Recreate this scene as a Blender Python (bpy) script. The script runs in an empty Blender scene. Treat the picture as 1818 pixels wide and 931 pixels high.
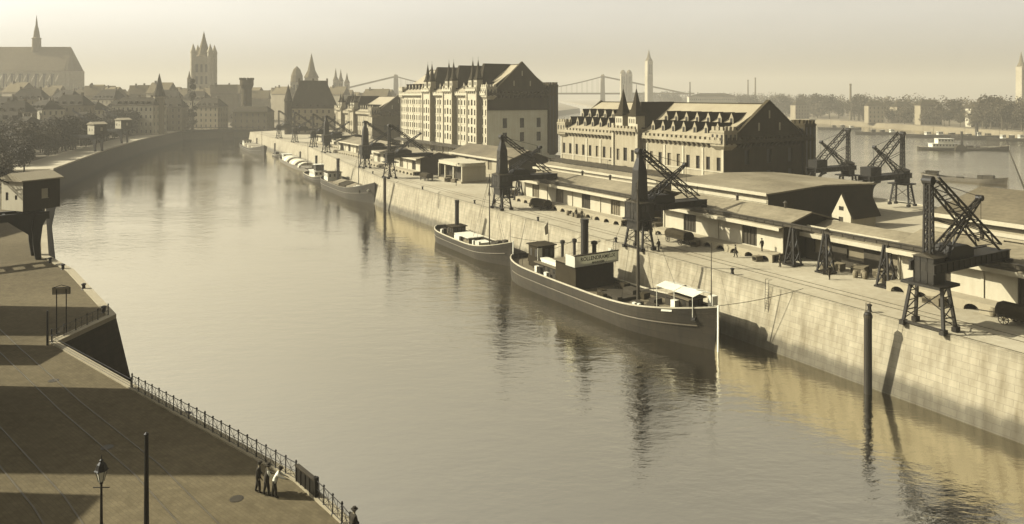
import bpy, bmesh, math, random
from mathutils import Vector, Matrix
R = math.radians
rnd = random.Random(11)
S = bpy.context.scene
SUN_E, SKY_S, SKY_POW, SKY_GAIN, EXPO = 5.0, .10, .95, .875, 1.9
HAZE, HAZE_COL = .00041, (.36, .338, .285, 1)
SHADERS = [(-66,-50,45.6,57.5,24,'tall grey building on the left street, opposite the long promenade railing'),
           (-60,-50,62.0,66.6,6.0,'low grey outbuilding on the left street'),
           (-82,-65,70.5,79.2,20,'grey building on the left street, opposite the quay recess'),
           (-66,-50,14,42.8,18,'grey corner building on the left street, opposite the gas lamp'),
           (-116,-99,106,134,12,'grey storehouse on the left street, opposite the pale cabin crane')]
COL = S.collection
FPX, HC = 1305.0, 22.5                  # focal length in photo pixels, eye height over the quay
WZ = -7.0                               # water level under the quay
def atx(x, D): return (x-909)/FPX*D     # world X of a photo column at distance D
def atz(y, D): return HC-(y-170)*D/FPX  # world height of a photo row at distance D
V = Vector

# ------------------------------------------------------------------ materials
def sep(g):
    k = min(1.0, g/.3)
    a, b = (1.24, .96, .49), (1.03, 1.0, .78)
    return tuple(g*(a[i]*(1-k)+b[i]*k) for i in range(3))
MATS = {}
def mat(name, g, rough=.8, var=.22, scale=.35, fine=3.0, bump=0.0, spec=.15, streak=0.0, stretch=(1,1,1), bscale=None, bricks=None, tide_dim=None):
    m = bpy.data.materials.new(name); m.use_nodes = True
    nt = m.node_tree; N = nt.nodes; L = nt.links
    b = N['Principled BSDF']
    tc = N.new('ShaderNodeTexCoord'); mp = N.new('ShaderNodeMapping'); mp.inputs['Scale'].default_value = stretch
    L.new(tc.outputs['Object'], mp.inputs['Vector'])
    def noise(sc, det=5.0):
        n = N.new('ShaderNodeTexNoise'); n.inputs['Scale'].default_value = sc; n.inputs['Detail'].default_value = det
        L.new(mp.outputs[0], n.inputs['Vector']); return n.outputs['Fac']
    def math_(op, a, b_):
        n = N.new('ShaderNodeMath'); n.operation = op
        for i, s in enumerate((a, b_)):
            if isinstance(s, (int, float)): n.inputs[i].default_value = s
            else: L.new(s, n.inputs[i])
        return n.outputs[0]
    f = math_('ADD', math_('MULTIPLY', noise(scale), .62), math_('MULTIPLY', noise(fine), .38))
    if streak:
        m2 = N.new('ShaderNodeMapping'); m2.inputs['Scale'].default_value = (1.3, 1.3, .07)
        L.new(tc.outputs['Object'], m2.inputs['Vector'])
        n = N.new('ShaderNodeTexNoise'); n.inputs['Scale'].default_value = 1.1; n.inputs['Detail'].default_value = 6
        L.new(m2.outputs[0], n.inputs['Vector'])
        f = math_('ADD', math_('MULTIPLY', f, 1-streak), math_('MULTIPLY', n.outputs['Fac'], streak))
    r = N.new('ShaderNodeValToRGB'); L.new(f, r.inputs[0])
    e = r.color_ramp.elements
    e[0].position, e[1].position = .3, .7
    e[0].color = (*sep(g*(1-var)), 1); e[1].color = (*sep(g*(1+var)), 1)
    col = r.outputs[0]
    def darken(col, fac, amount):
        mr = N.new('ShaderNodeMapRange'); mr.inputs['To Min'].default_value = 1.0; mr.inputs['To Max'].default_value = 1-amount; L.new(fac, mr.inputs['Value'])
        vm = N.new('ShaderNodeVectorMath'); vm.operation = 'SCALE'; L.new(col, vm.inputs[0]); L.new(mr.outputs[0], vm.inputs['Scale']); return vm.outputs[0]
    sp = None
    if bricks:      # courses of stone or setts: (length, height, joint darkness, direction, upright)
        bl, bh, amt, ang, upright = bricks
        dt = N.new('ShaderNodeVectorMath'); dt.operation = 'DOT_PRODUCT'; dt.inputs[1].default_value = (math.cos(ang), math.sin(ang), 0); L.new(tc.outputs['Object'], dt.inputs[0])
        d2 = N.new('ShaderNodeVectorMath'); d2.operation = 'DOT_PRODUCT'; d2.inputs[1].default_value = (0,0,1) if upright else (-math.sin(ang), math.cos(ang), 0); L.new(tc.outputs['Object'], d2.inputs[0])
        cx = N.new('ShaderNodeCombineXYZ'); L.new(dt.outputs['Value'], cx.inputs[0]); L.new(d2.outputs['Value'], cx.inputs[1])
        bt = N.new('ShaderNodeTexBrick'); bt.inputs['Scale'].default_value = 1; bt.inputs['Brick Width'].default_value = bl; bt.inputs['Row Height'].default_value = bh
        bt.inputs['Mortar Size'].default_value = bh*.06; bt.inputs['Mortar Smooth'].default_value = .3; bt.inputs['Bias'].default_value = 0
        bt.inputs['Color1'].default_value = (0,0,0,1); bt.inputs['Color2'].default_value = (.55,.55,.55,1); bt.inputs['Mortar'].default_value = (1,1,1,1)
        L.new(cx.outputs[0], bt.inputs['Vector']); col = darken(col, bt.outputs['Color'], amt)
    if tide_dim is not None:
        sx_ = N.new('ShaderNodeSeparateXYZ'); L.new(tc.outputs['Object'], sx_.inputs[0])
        za = math_('ADD', sx_.outputs['Z'], math_('MULTIPLY', noise(.5, 6), 1.6))
        mr = N.new('ShaderNodeMapRange'); mr.interpolation_type = 'SMOOTHSTEP'; mr.inputs['From Min'].default_value = tide_dim+1.3; mr.inputs['From Max'].default_value = tide_dim; L.new(za, mr.inputs['Value'])
        col = darken(col, mr.outputs[0], .62)
    L.new(col, b.inputs['Base Color'])
    b.inputs['Roughness'].default_value = rough
    b.inputs['Specular IOR Level'].default_value = spec
    if bump:
        bp = N.new('ShaderNodeBump'); bp.inputs['Strength'].default_value = bump; bp.inputs['Distance'].default_value = .05
        L.new(noise(bscale or fine*2.5, 4), bp.inputs['Height']); L.new(bp.outputs[0], b.inputs['Normal'])
    MATS[name] = m
    return m
M = MATS
mat('pale_stone', 0.118, .85, .3, .25, 2.5, .3, streak=.35)
mat('white_stone', 0.178, .85, .16, .25, 2.5, .3, streak=.3)
mat('grey_stone', 0.150, .85, .25, .25, 2.5, .3, streak=.3)
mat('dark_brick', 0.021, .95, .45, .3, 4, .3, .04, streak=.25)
mat('mid_brick', 0.040, .85, .3, .3, 4, .3)
mat('slate_dark', 0.011, .9, .4, .4, 5, .3, .04)
mat('slate_pale', 0.115, .55, .2, .3, 4, .3, streak=.2)
mat('felt_roof', 0.080, .85, .5, .12, 1.6, .2, bricks=(30, 1.0, .22, 1.57, False))
mat('felt_roof_grey', 0.050, .85, .5, .12, 1.6, .2, bricks=(30, 1.0, .25, 1.57, False))
mat('plaster', 0.180, .8, .15, .3, 2, .15, streak=.4)
mat('concrete', 0.125, .85, .2, .2, 1.8, .2, streak=.3)
mat('iron', 0.005, .55, .4, .6, 6, .2, .15)
mat('iron_grey', 0.014, .55, .4, .6, 6, .2, .15)
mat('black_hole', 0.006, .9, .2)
mat('glass', 0.006, .4, .3, .8, 3, 0, .25)
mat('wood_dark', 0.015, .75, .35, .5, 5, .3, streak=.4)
mat('wood_mid', 0.069, .75, .3, .5, 5, .3, streak=.4)
mat('door_grey', 0.064, .7, .25, .5, 4, .2, streak=.4)
mat('hull_dark', 0.011, .7, .5, .3, 2.2, .2, .12, streak=.4, bricks=(2.6, .9, .35, 0.0, True))
mat('hull_grey', 0.032, .5, .4, .25, 2.2, .15, .4, streak=.3)
mat('white_paint', 0.270, .5, .12, .4, 3, .1, .4)
mat('canvas', 0.190, .85, .12, .5, 2, .4)
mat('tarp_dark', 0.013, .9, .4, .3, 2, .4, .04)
mat('deck', 0.050, .8, .35, .4, 3, .3)
mat('quay_paving', 0.148, .9, .28, .07, 1.1, .35, bricks=(1.1, .55, .12, 2.105, False))
mat('promenade_paving', 0.050, .95, .34, .08, 1.3, .4, .04, bricks=(.42, .22, .28, 2.46, False))
mat('city_ground', 0.060, .95, .35, .03, .6, .2)
mat('bank_ground', 0.060, .95, .35, .03, .5, .2)
mat('path', 0.162, .9, .15, .1, 1.5, .2)
mat('quay_masonry', 0.128, .85, .40, .09, 1.6, .6, streak=.6, bscale=1.6, bricks=(1.5, .62, .24, 2.105, True), tide_dim=-5.2)  # tide stain at the foot, also darkened higher to dim its water reflection
mat('quay_dark', 0.017, .85, .35, .12, 1.5, .5, streak=.5, bscale=1.6, bricks=(1.4, .6, .35, 2.2, True), tide_dim=-5.9)
mat('coping', 0.193, .8, .12, .3, 2.5, .2)
mat('rail_steel', 0.030, .6, .3, 1, 6, 0, .2)
mat('rail_bright', 0.070, .6, .2, 1, 6, 0, .2)
mat('leaf', 0.014, .7, .5, .22, 1.5, 0, .04)
mat('leaf_light', 0.026, .7, .45, .22, 1.5, 0, .04)
mat('hazy_leaf', .03, .9, .5, .1, 1.0, 0, .03)  # leaf tone lightened to put the far bank haze into the colour
mat('blind', .05, .8, .3, .5, 3, 0)
mat('gable_stone', .30, .9, .2, .3, 3, .3, streak=.3)
mat('bark', 0.025, .9, .3, 1, 5, .3)
mat('far_city', 0.150, .9, .3, .03, .4, 0)
mat('far_roof', 0.050, .95, .3, .03, .4, 0, .02)
mat('house_pale', 0.190, .85, .2, .2, 2, .2, streak=.3)
mat('house_grey', 0.090, .85, .25, .2, 2, .2, streak=.3)
mat('cloth_black', 0.011, .9, .3, 6, 30, 0)
mat('cloth_grey', 0.034, .9, .3, 6, 30, 0)
mat('cloth_white', 0.300, .9, .08, 6, 30, 0)
mat('skin', 0.113, .6, .08, 8, 30, 0)
mat('sand', 0.148, .95, .2, .1, 2, .3)
mat('coal', 0.009, .8, .4, .8, 4, .6)

cv = mat('thin_canvas', .42, .9, .1, .5, 2, .3)
_n = cv.node_tree; _b = _n.nodes['Principled BSDF']; _t = _n.nodes.new('ShaderNodeBsdfTranslucent'); _m = _n.nodes.new('ShaderNodeMixShader')
_t.inputs[0].default_value = (*sep(.40), 1); _m.inputs[0].default_value = .5
_n.links.new(_b.outputs[0], _m.inputs[1]); _n.links.new(_t.outputs[0], _m.inputs[2]); _n.links.new(_m.outputs[0], _n.nodes['Material Output'].inputs['Surface'])
def water_material(name='water', rip=.13):
    m = bpy.data.materials.new(name); m.use_nodes = True
    nt = m.node_tree; N = nt.nodes; L = nt.links
    b = N['Principled BSDF']
    b.inputs['Base Color'].default_value = (.545, .515, .43, 1); b.inputs['Metallic'].default_value = 1.0
    b.inputs['Roughness'].default_value = .05
    b.inputs['IOR'].default_value = 1.6
    b.inputs['Specular IOR Level'].default_value = .5; b.inputs['Specular Tint'].default_value = (1, .96, .84, 1)
    tc = N.new('ShaderNodeTexCoord')
    def layer(scale, rot, sx, sy, det):
        mp = N.new('ShaderNodeMapping'); mp.inputs['Rotation'].default_value = (0, 0, R(rot)); mp.inputs['Scale'].default_value = (sx, sy, 1)
        L.new(tc.outputs['Object'], mp.inputs['Vector'])
        n = N.new('ShaderNodeTexNoise'); n.inputs['Scale'].default_value = scale; n.inputs['Detail'].default_value = det
        n.inputs['Roughness'].default_value = .55
        L.new(mp.outputs[0], n.inputs['Vector']); return n.outputs['Fac']
    mx = N.new('ShaderNodeMath'); mx.operation = 'ADD'
    m1 = N.new('ShaderNodeMath'); m1.operation = 'MULTIPLY'; m1.inputs[1].default_value = .45
    L.new(layer(1.5, 12, .8, 1.5, 3), m1.inputs[0])
    L.new(layer(.38, -18, .7, 1.5, 2), mx.inputs[0]); L.new(m1.outputs[0], mx.inputs[1])
    # gusts: calmer and more ruffled patches
    g = layer(.022, 30, 1, 1.6, 2)
    rr = N.new('ShaderNodeMapRange'); rr.inputs['From Min'].default_value = .35; rr.inputs['From Max'].default_value = .7
    rr.inputs['To Min'].default_value = .25; rr.inputs['To Max'].default_value = .8
    L.new(g, rr.inputs['Value'])
    bp = N.new('ShaderNodeBump'); bp.inputs['Distance'].default_value = rip
    L.new(rr.outputs[0], bp.inputs['Strength'])
    L.new(mx.outputs[0], bp.inputs['Height']); L.new(bp.outputs[0], b.inputs['Normal'])
    MATS[name] = m
water_material(); water_material('river', .42)

# ------------------------------------------------------------------ mesh builder
class MB:
    def __init__(s): s.v = []; s.f = []
    def poly(s, pts):
        n = len(s.v); s.v += [tuple(p) for p in pts]; s.f.append(tuple(range(n, n+len(pts)))); return s
    def hexa(s, p):
        n = len(s.v); s.v += [tuple(q) for q in p]
        for f in ((0,3,2,1),(4,5,6,7),(0,1,5,4),(1,2,6,5),(2,3,7,6),(3,0,4,7)): s.f.append(tuple(n+i for i in f))
        return s
    def box(s, x0, x1, y0, y1, z0, z1):
        return s.hexa([(x0,y0,z0),(x1,y0,z0),(x1,y1,z0),(x0,y1,z0),(x0,y0,z1),(x1,y0,z1),(x1,y1,z1),(x0,y1,z1)])
    def frust(s, cx, cy, z0, z1, a0, b0, a1, b1):
        return s.hexa([(cx-a0,cy-b0,z0),(cx+a0,cy-b0,z0),(cx+a0,cy+b0,z0),(cx-a0,cy+b0,z0),
                       (cx-a1,cy-b1,z1),(cx+a1,cy-b1,z1),(cx+a1,cy+b1,z1),(cx-a1,cy+b1,z1)])
    def bar(s, p, q, w, h=None):
        p, q = V(p), V(q); h = h or w; d = (q-p)
        if d.length < 1e-6: return s
        d.normalize(); up = V((0,0,1)) if abs(d.z) < .95 else V((1,0,0))
        a = d.cross(up).normalized()*w/2; b = a.cross(d).normalized()*h/2
        return s.hexa([p-a-b, p+a-b, p+a+b, p-a+b, q-a-b, q+a-b, q+a+b, q-a+b])
    def tube(s, p, q, r, r2=None, n=8):
        p, q = V(p), V(q); r2 = r if r2 is None else r2; d = (q-p).normalized()
        up = V((0,0,1)) if abs(d.z) < .95 else V((1,0,0))
        a = d.cross(up).normalized(); b = a.cross(d)
        k = len(s.v)
        for c, rr in ((p, r), (q, r2)):
            for i in range(n):
                t = 2*math.pi*i/n; s.v.append(tuple(c+(a*math.cos(t)+b*math.sin(t))*max(rr, .001)))
        for i in range(n): j = (i+1) % n; s.f.append((k+i, k+j, k+n+j, k+n+i))
        s.f.append(tuple(k+i for i in reversed(range(n)))); s.f.append(tuple(k+n+i for i in range(n)))
        return s
    def lathe(s, cx, cy, prof, n=12):
        k = len(s.v)
        for r, z in prof:
            for i in range(n):
                t = 2*math.pi*(i+.5)/n; s.v.append((cx+r*math.cos(t), cy+r*math.sin(t), z))
        for a in range(len(prof)-1):
            for i in range(n):
                j = (i+1) % n; s.f.append((k+a*n+i, k+a*n+j, k+(a+1)*n+j, k+(a+1)*n+i))
        s.f.append(tuple(k+i for i in reversed(range(n)))); s.f.append(tuple(k+(len(prof)-1)*n+i for i in range(n)))
        return s
    def prism(s, pts, d):           # closed 3D polygon swept by vector d
        d = V(d); n = len(pts); k = len(s.v)
        s.v += [tuple(V(p)) for p in pts]+[tuple(V(p)+d) for p in pts]
        s.f.append(tuple(k+i for i in reversed(range(n)))); s.f.append(tuple(k+n+i for i in range(n)))
        for i in range(n): j = (i+1) % n; s.f.append((k+i, k+j, k+n+j, k+n+i))
        return s
    def truss(s, p, q, w0, w1, n, c, l, plane=(0,1,0), depth=None):
        # two parallel laced faces offset along "plane" axis; chords from p to q, height w0->w1
        p, q = V(p), V(q); d = (q-p).normalized(); pl = V(plane).normalized(); up = d.cross(pl).normalized()
        dep = depth if depth is not None else w0
        P = []
        for i in range(n+1):
            t = i/n; c0 = p.lerp(q, t); w = (w0*(1-t)+w1*t)/2; dd = dep*(1-t*(1-w1/max(w0,1e-3)))/2
            P.append([c0+up*w+pl*dd, c0-up*w+pl*dd, c0-up*w-pl*dd, c0+up*w-pl*dd])
        for k in range(4): s.bar(P[0][k], P[n][k], c)
        for i in range(n):
            for k in range(4):
                a, b = (k, (k+1) % 4)
                if (i+k) % 2: a, b = b, a
                s.bar(P[i][a], P[i+1][b], l)
        return s
    def build_each(s, name, m, parent=None):
        # every separate piece becomes a part of its own
        par = list(range(len(s.v)))
        def find(a):
            while par[a] != a: par[a] = par[par[a]]; a = par[a]
            return a
        for f in s.f:
            for i in f[1:]: par[find(i)] = find(f[0])
        groups = {}
        for f in s.f: groups.setdefault(find(f[0]), []).append(f)
        out = []
        for fs in groups.values():
            ids = sorted({i for f in fs for i in f}); mp = {a: k for k, a in enumerate(ids)}
            q = MB(); q.v = [s.v[i] for i in ids]; q.f = [tuple(mp[i] for i in f) for f in fs]; out.append(q.build(name, m, parent))
        return out
    def build(s, name, m, parent=None, loc=None, rz=None, smooth=False, normals=True):
        me = bpy.data.meshes.new(name); me.from_pydata(s.v, [], s.f)
        if normals and len(s.v) < 60000:
            bm = bmesh.new(); bm.from_mesh(me); bmesh.ops.recalc_face_normals(bm, faces=bm.faces); bm.to_mesh(me); bm.free()
        if smooth: me.polygons.foreach_set('use_smooth', [True]*len(me.polygons))
        if isinstance(m, str): m = MATS[m]
        me.materials.append(m)
        o = bpy.data.objects.new(name, me); COL.objects.link(o)
        if parent: o.parent = parent
        if loc is not None: o.location = loc
        if rz is not None: o.rotation_euler = (0, 0, rz)
        return o
def tag(o, label=None, cat=None, group=None, kind=None):
    if label: o['label'] = label
    if cat: o['category'] = cat
    if group: o['group'] = group
    if kind: o['kind'] = kind
    return o
def thing(name, label, cat, loc=(0,0,0), rz=0, group=None):
    o = bpy.data.objects.new(name, None); COL.objects.link(o); o.location = loc; o.rotation_euler = (0,0,rz)
    o.empty_display_size = .5
    return tag(o, label, cat, group)
def copy_tree(o, parent=None):
    c = o.copy(); COL.objects.link(c)
    if parent: c.parent = parent
    for ch in list(o.children): copy_tree(ch, c)
    return c

# wall with real openings: returns the wall into mb; holes = (x0,x1,z0,z1[,arch])
def wall(mb, O, U, N_, w, h, holes, depth=.3):
    O, U, N_ = V(O), V(U), V(N_); W = V((0,0,1))
    xs = sorted({0.0, w, *[round(q, 4) for hh in holes for q in hh[:2]]}); zs = sorted({0.0, h, *[round(q, 4) for hh in holes for q in hh[2:4]]})
    for i in range(len(xs)-1):
        for j in range(len(zs)-1):
            cx, cz = (xs[i]+xs[i+1])/2, (zs[j]+zs[j+1])/2
            if any(a < cx < b and c < cz < d for a, b, c, d in [hh[:4] for hh in holes]): continue
            mb.poly([O+U*xs[i]+W*zs[j], O+U*xs[i+1]+W*zs[j], O+U*xs[i+1]+W*zs[j+1], O+U*xs[i]+W*zs[j+1]])
    D = -N_*depth
    for hh in holes:
        a, b, c, d = hh[:4]
        P = [O+U*a+W*c, O+U*b+W*c, O+U*b+W*d, O+U*a+W*d]
        for i in range(4): j = (i+1) % 4; mb.poly([P[i], P[j], P[j]+D, P[i]+D])
def pane(mb, O, U, N_, hh, depth=.3, bars=True):
    O, U, N_ = V(O), V(U), V(N_); W = V((0,0,1)); a, b, c, d = hh[:4]; D = -N_*(depth-.01)
    mb.poly([O+U*a+W*c+D, O+U*b+W*c+D, O+U*b+W*d+D, O+U*a+W*d+D])
    return mb

# ------------------------------------------------------------------ quay frame
QA = R(30.57)
UV = V((-math.sin(QA), math.cos(QA), 0)); VV = V((math.cos(QA), math.sin(QA), 0))
P0 = V((81.4, 0, 0))
def Q(s, t, z=0): return P0+UV*s+VV*t+V((0,0,z))
DEV = [(0,0),(196,0),(260,10),(326,20),(367,21),(418,24),(600,30)]
def dev(D):
    for (a, p), (b, q) in zip(DEV, DEV[1:]):
        if a <= D <= b: return p+(q-p)*(D-a)/(b-a)
    return 0
def wallX(D): return 81.4-.5908*D+dev(D)
def QD(D, t, z=0): return V((wallX(D), D, z))+VV*t
# ------------------------------------------------------------------ camera, light, air
cam = bpy.data.cameras.new('camera'); co = bpy.data.objects.new('camera', cam); COL.objects.link(co)
co.location = (0, 0, HC); co.rotation_euler = (R(90), 0, 0)
cam.sensor_width = 36; cam.lens = 36*FPX/1818; cam.shift_y = -(465.5-170)/1818
cam.clip_start = .5; cam.clip_end = 20000
S.camera = co
SUN_AZ, SUN_EL = R(-87), R(34)
sd = V((math.sin(SUN_AZ)*math.cos(SUN_EL), math.cos(SUN_AZ)*math.cos(SUN_EL), math.sin(SUN_EL)))
sl = bpy.data.lights.new('sun', 'SUN'); so = bpy.data.objects.new('sun', sl); COL.objects.link(so)
sl.energy = SUN_E; sl.angle = R(.5); sl.color = (1, .965, .83)
so.rotation_euler = sd.to_track_quat('Z', 'Y').to_euler(); so.location = (-200, 0, 200)
w = bpy.data.worlds.new('World'); S.world = w; w.use_nodes = True
nt = w.node_tree; N = nt.nodes; L = nt.links; bg = N['Background']
sky = N.new('ShaderNodeTexSky'); sky.sky_type = 'NISHITA'; sky.sun_disc = False
sky.sun_elevation = SUN_EL; sky.sun_rotation = SUN_AZ; sky.dust_density = 5.0; sky.air_density = 1.0; sky.ozone_density = 1.0
bw = N.new('ShaderNodeRGBToBW'); L.new(sky.outputs[0], bw.inputs[0])
pw = N.new('ShaderNodeMath'); pw.operation = 'POWER'; pw.inputs[1].default_value = SKY_POW; L.new(bw.outputs[0], pw.inputs[0])
ml = N.new('ShaderNodeVectorMath'); ml.operation = 'MULTIPLY'; ml.inputs[1].default_value = tuple(SKY_GAIN*c for c in (1.0, .976, .90))
cb = N.new('ShaderNodeCombineXYZ')
cn = N.new('ShaderNodeTexNoise'); cn.inputs['Scale'].default_value = 2.2; cn.inputs['Detail'].default_value = 7   # thin even cloud veil
gc = N.new('ShaderNodeTexCoord'); gm_ = N.new('ShaderNodeMapping'); gm_.inputs['Scale'].default_value = (1, 1, 5); L.new(gc.outputs['Generated'], gm_.inputs['Vector']); L.new(gm_.outputs[0], cn.inputs['Vector'])
cr_ = N.new('ShaderNodeMapRange'); cr_.inputs['From Min'].default_value = .3; cr_.inputs['From Max'].default_value = .7; cr_.inputs['To Min'].default_value = .92; cr_.inputs['To Max'].default_value = 1.08; L.new(cn.outputs['Fac'], cr_.inputs['Value'])
cm_ = N.new('ShaderNodeMath'); cm_.operation = 'MULTIPLY'; L.new(pw.outputs[0], cm_.inputs[0]); L.new(cr_.outputs[0], cm_.inputs[1])
for i in range(3): L.new(cm_.outputs[0], cb.inputs[i])
L.new(cb.outputs[0], ml.inputs[0]); L.new(ml.outputs[0], bg.inputs['Color'])
bg.inputs['Strength'].default_value = SKY_S
S.view_settings.view_transform = 'Standard'; S.view_settings.look = 'None'; S.view_settings.gamma = 1
S.view_settings.exposure = EXPO; S.view_settings.use_curve_mapping = False
S.render.engine = 'CYCLES'
cy = S.cycles; cy.use_denoising = True; cy.max_bounces = 6; cy.diffuse_bounces = 3; cy.glossy_bounces = 3
cy.transmission_bounces = 2; cy.volume_bounces = 1; cy.transparent_max_bounces = 6
cy.caustics_reflective = False; cy.caustics_refractive = False; cy.sample_clamp_indirect = 4
try: cy.denoiser = 'OPENIMAGEDENOISE'
except Exception: pass

if HAZE > 0:
    hm = bpy.data.materials.new('haze'); hm.use_nodes = True; n = hm.node_tree; n.nodes.remove(n.nodes['Principled BSDF'])
    pv = n.nodes.new('ShaderNodeVolumePrincipled'); pv.inputs['Density'].default_value = HAZE
    pv.inputs['Color'].default_value = HAZE_COL; pv.inputs['Anisotropy'].default_value = .1
    n.links.new(pv.outputs[0], n.nodes['Material Output'].inputs['Volume'])
    tag(MB().box(-5400, 5400, -5400, 5400, -12, 152).build('haze', hm), 'pale river haze filling the air over the harbour', 'haze', kind='stuff')

# ------------------------------------------------------------------ ground and water
MB().poly([(-5200,-5200,WZ),(5200,-5200,WZ),(5200,5200,WZ),(-5200,5200,WZ)]).build('harbour_water', 'water')['kind'] = 'structure'

# the open river is rougher than the sheltered basin
MB().poly([Q(-60,72,WZ+.004),(900,-20,WZ+.004),(900,350,WZ+.004),(420,513,WZ+.004),(400,855,WZ+.004),(280,1750,WZ+.004),(300,3000,WZ+.004),(100,3000,WZ+.004),(60,1300,WZ+.004),(-60,800,WZ+.004),(-110,600,WZ+.004),(-120,480,WZ+.004),Q(440,88,WZ+.004),Q(300,84,WZ+.004),Q(155,81,WZ+.004)]).build('river_water', 'river', normals=False)['kind'] = 'structure'
left_edge = [(60,-60),(12,10),(-2,29.5),(-8.6,38.9),(-12.4,43.2),(-29,56.7),(-41.5,67),(-40.6,75.3),(-56.5,94.7),(-65,103),(-105,165),
             (-141,226),(-170,309),(-190,376),(-213,473),(-196,500),(-150,520),(-100,580),(0,800),(120,1300),(170,3000),(190,5100)]
left_poly = left_edge+[(-5100,5100),(-5100,-600),(60,-600)]
right_near = [(110.9,-50),(81.4,0)]+[(wallX(D), D) for D in (88.4,196,228,260,293,326,367,418,455)]+[(-152,474),(-120,476)]
rhine_edge = [Q(440,90),Q(300,86),Q(155,83),Q(100,75.5),Q(60,72),Q(-60,70)]
right_poly = right_near+[(p.x,p.y) for p in rhine_edge]
far_poly = [(1500,60),(600,350),(357,513),(322,855),(205,1750),(240,3000),(260,5100),(5100,5100),(5100,60)]

def land_top(name, poly, m, z=0):
    o = MB().poly([(x,y,z) for x,y in poly]).build(name, m, normals=False)
    me = o.data
    bm = bmesh.new(); bm.from_mesh(me); bmesh.ops.triangulate(bm, faces=bm.faces)
    for f in bm.faces:
        if f.normal.z < 0: f.normal_flip()
    bm.to_mesh(me); bm.free()
    o['kind'] = 'structure'; return o
land_top('city_ground', left_poly, 'city_ground')
land_top('quay_ground', right_poly, 'quay_paving')
land_top('far_bank_ground', far_poly, 'bank_ground', z=-3.0)

def quay_wall(name, edge, m, label, side, batter=.4, zb=-9.5, ztop=-.02, coping=True, cop_m='coping', cw=.7):
    """masonry face under a polyline edge; side = +1 when the water lies to the right of the walking direction"""
    t = thing(name, label, 'quay wall', (edge[0][0], edge[0][1], 0))
    o = V((edge[0][0], edge[0][1], 0))
    E = [V((x,y,0))-o for x,y in edge]; n = []
    for i in range(len(E)):
        d = ((E[min(i+1,len(E)-1)]-E[i]).normalized()+(E[i]-E[max(i-1,0)]).normalized())
        d = d.normalized(); n.append(V((d.y,-d.x,0))*side)
    mb = MB()
    for i in range(len(E)-1):
        a, b = E[i], E[i+1]; steps = max(1, int((b-a).length/30))
        for k in range(steps):
            p, q = a.lerp(b, k/steps), a.lerp(b, (k+1)/steps)
            np_, nq = n[i].lerp(n[i+1], k/steps), n[i].lerp(n[i+1], (k+1)/steps)
            mb.poly([p+V((0,0,ztop)), q+V((0,0,ztop)), q+nq*batter+V((0,0,zb)), p+np_*batter+V((0,0,zb))])
    mb.build('masonry', m, t, normals=False)
    if coping:
        c = MB()
        for i in range(len(E)-1):
            a, b = E[i], E[i+1]; d = (b-a)
            a0, b0, a1, b1 = a+n[i]*.06, b+n[i+1]*.06, a-n[i]*cw, b-n[i+1]*cw
            z0, z1 = V((0,0,-.35)), V((0,0,.12))
            c.hexa([a0+z0, b0+z0, b1+z0, a1+z0, a0+z1, b0+z1, b1+z1, a1+z1])
        c.build('coping', cop_m, t)
    return t
quay_wall('quay_wall', right_near, 'quay_masonry', 'long pale sunlit masonry quay wall along the warehouse side of the harbour', -1, batter=1.7, cop_m='quay_masonry', cw=.5)
quay_wall('river_wall', [(p.x,p.y) for p in rhine_edge], 'quay_masonry', 'river side quay wall behind the sheds and warehouses', -1, batter=.5)
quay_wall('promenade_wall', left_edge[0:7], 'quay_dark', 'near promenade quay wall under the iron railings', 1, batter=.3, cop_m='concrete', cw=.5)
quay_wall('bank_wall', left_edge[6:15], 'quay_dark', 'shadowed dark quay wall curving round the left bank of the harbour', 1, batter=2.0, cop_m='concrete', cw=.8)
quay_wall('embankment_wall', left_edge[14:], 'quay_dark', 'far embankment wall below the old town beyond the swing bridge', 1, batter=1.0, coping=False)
quay_wall('riverbank_slope', far_poly[:7], 'bank_ground', 'low sloping bank on the far side of the river', -1, batter=6.0, ztop=-3.02, coping=False)

# paved promenade sheet over the city ground, and the light path along the left bank
def strip(name, pts, wl, m, z, side=1):
    mb = MB(); P = [V((x,y,z)) for x,y in pts]; n = []
    for i in range(len(P)):
        d = (P[min(i+1,len(P)-1)]-P[max(i-1,0)]).normalized(); n.append(V((d.y,-d.x,0))*side)
    for i in range(len(P)-1):
        mb.poly([P[i]-n[i]*wl[0], P[i+1]-n[i+1]*wl[0], P[i+1]-n[i+1]*wl[1], P[i]-n[i]*wl[1]])
    o = mb.build(name, m); o['kind'] = 'structure'; return o
land_top('promenade', [(14,4),(12,9.6),(-2.4,29.2),(-9,38.6),(-12.8,42.9),(-29.3,56.4),(-42,66.9),(-41.1,75.2),(-57,94.4),(-65.5,102.6),(-105.5,164.6),(-141.4,225.6),
          (-160,228),(-130,150),(-110,115),(-88,70),(-60,20),(-30,-10)], 'promenade_paving', z=.006)
strip('bank_path', [(-141.5,226),(-170.5,309),(-190.5,376),(-213.5,473)], (.6, 13), 'path', .010)

def rails(name, paths, m, wd=.07, z=.02, h=.05):
    mb = MB()
    for P in paths:
        for a, b in zip(P, P[1:]):
            mb.bar((a[0],a[1],z), (b[0],b[1],z), wd, h)
    o = mb.build(name, m); o['kind'] = 'structure'; return o
# sunk rails on the right quay, parallel to the edge
rails('quay_rail_tracks', [[QD(D, t) for D in (10, 88, 196, 228, 260, 293, 326, 367, 418, 450)] for t in (.95, 4.2, 5.65)], 'rail_steel', .09)
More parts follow.
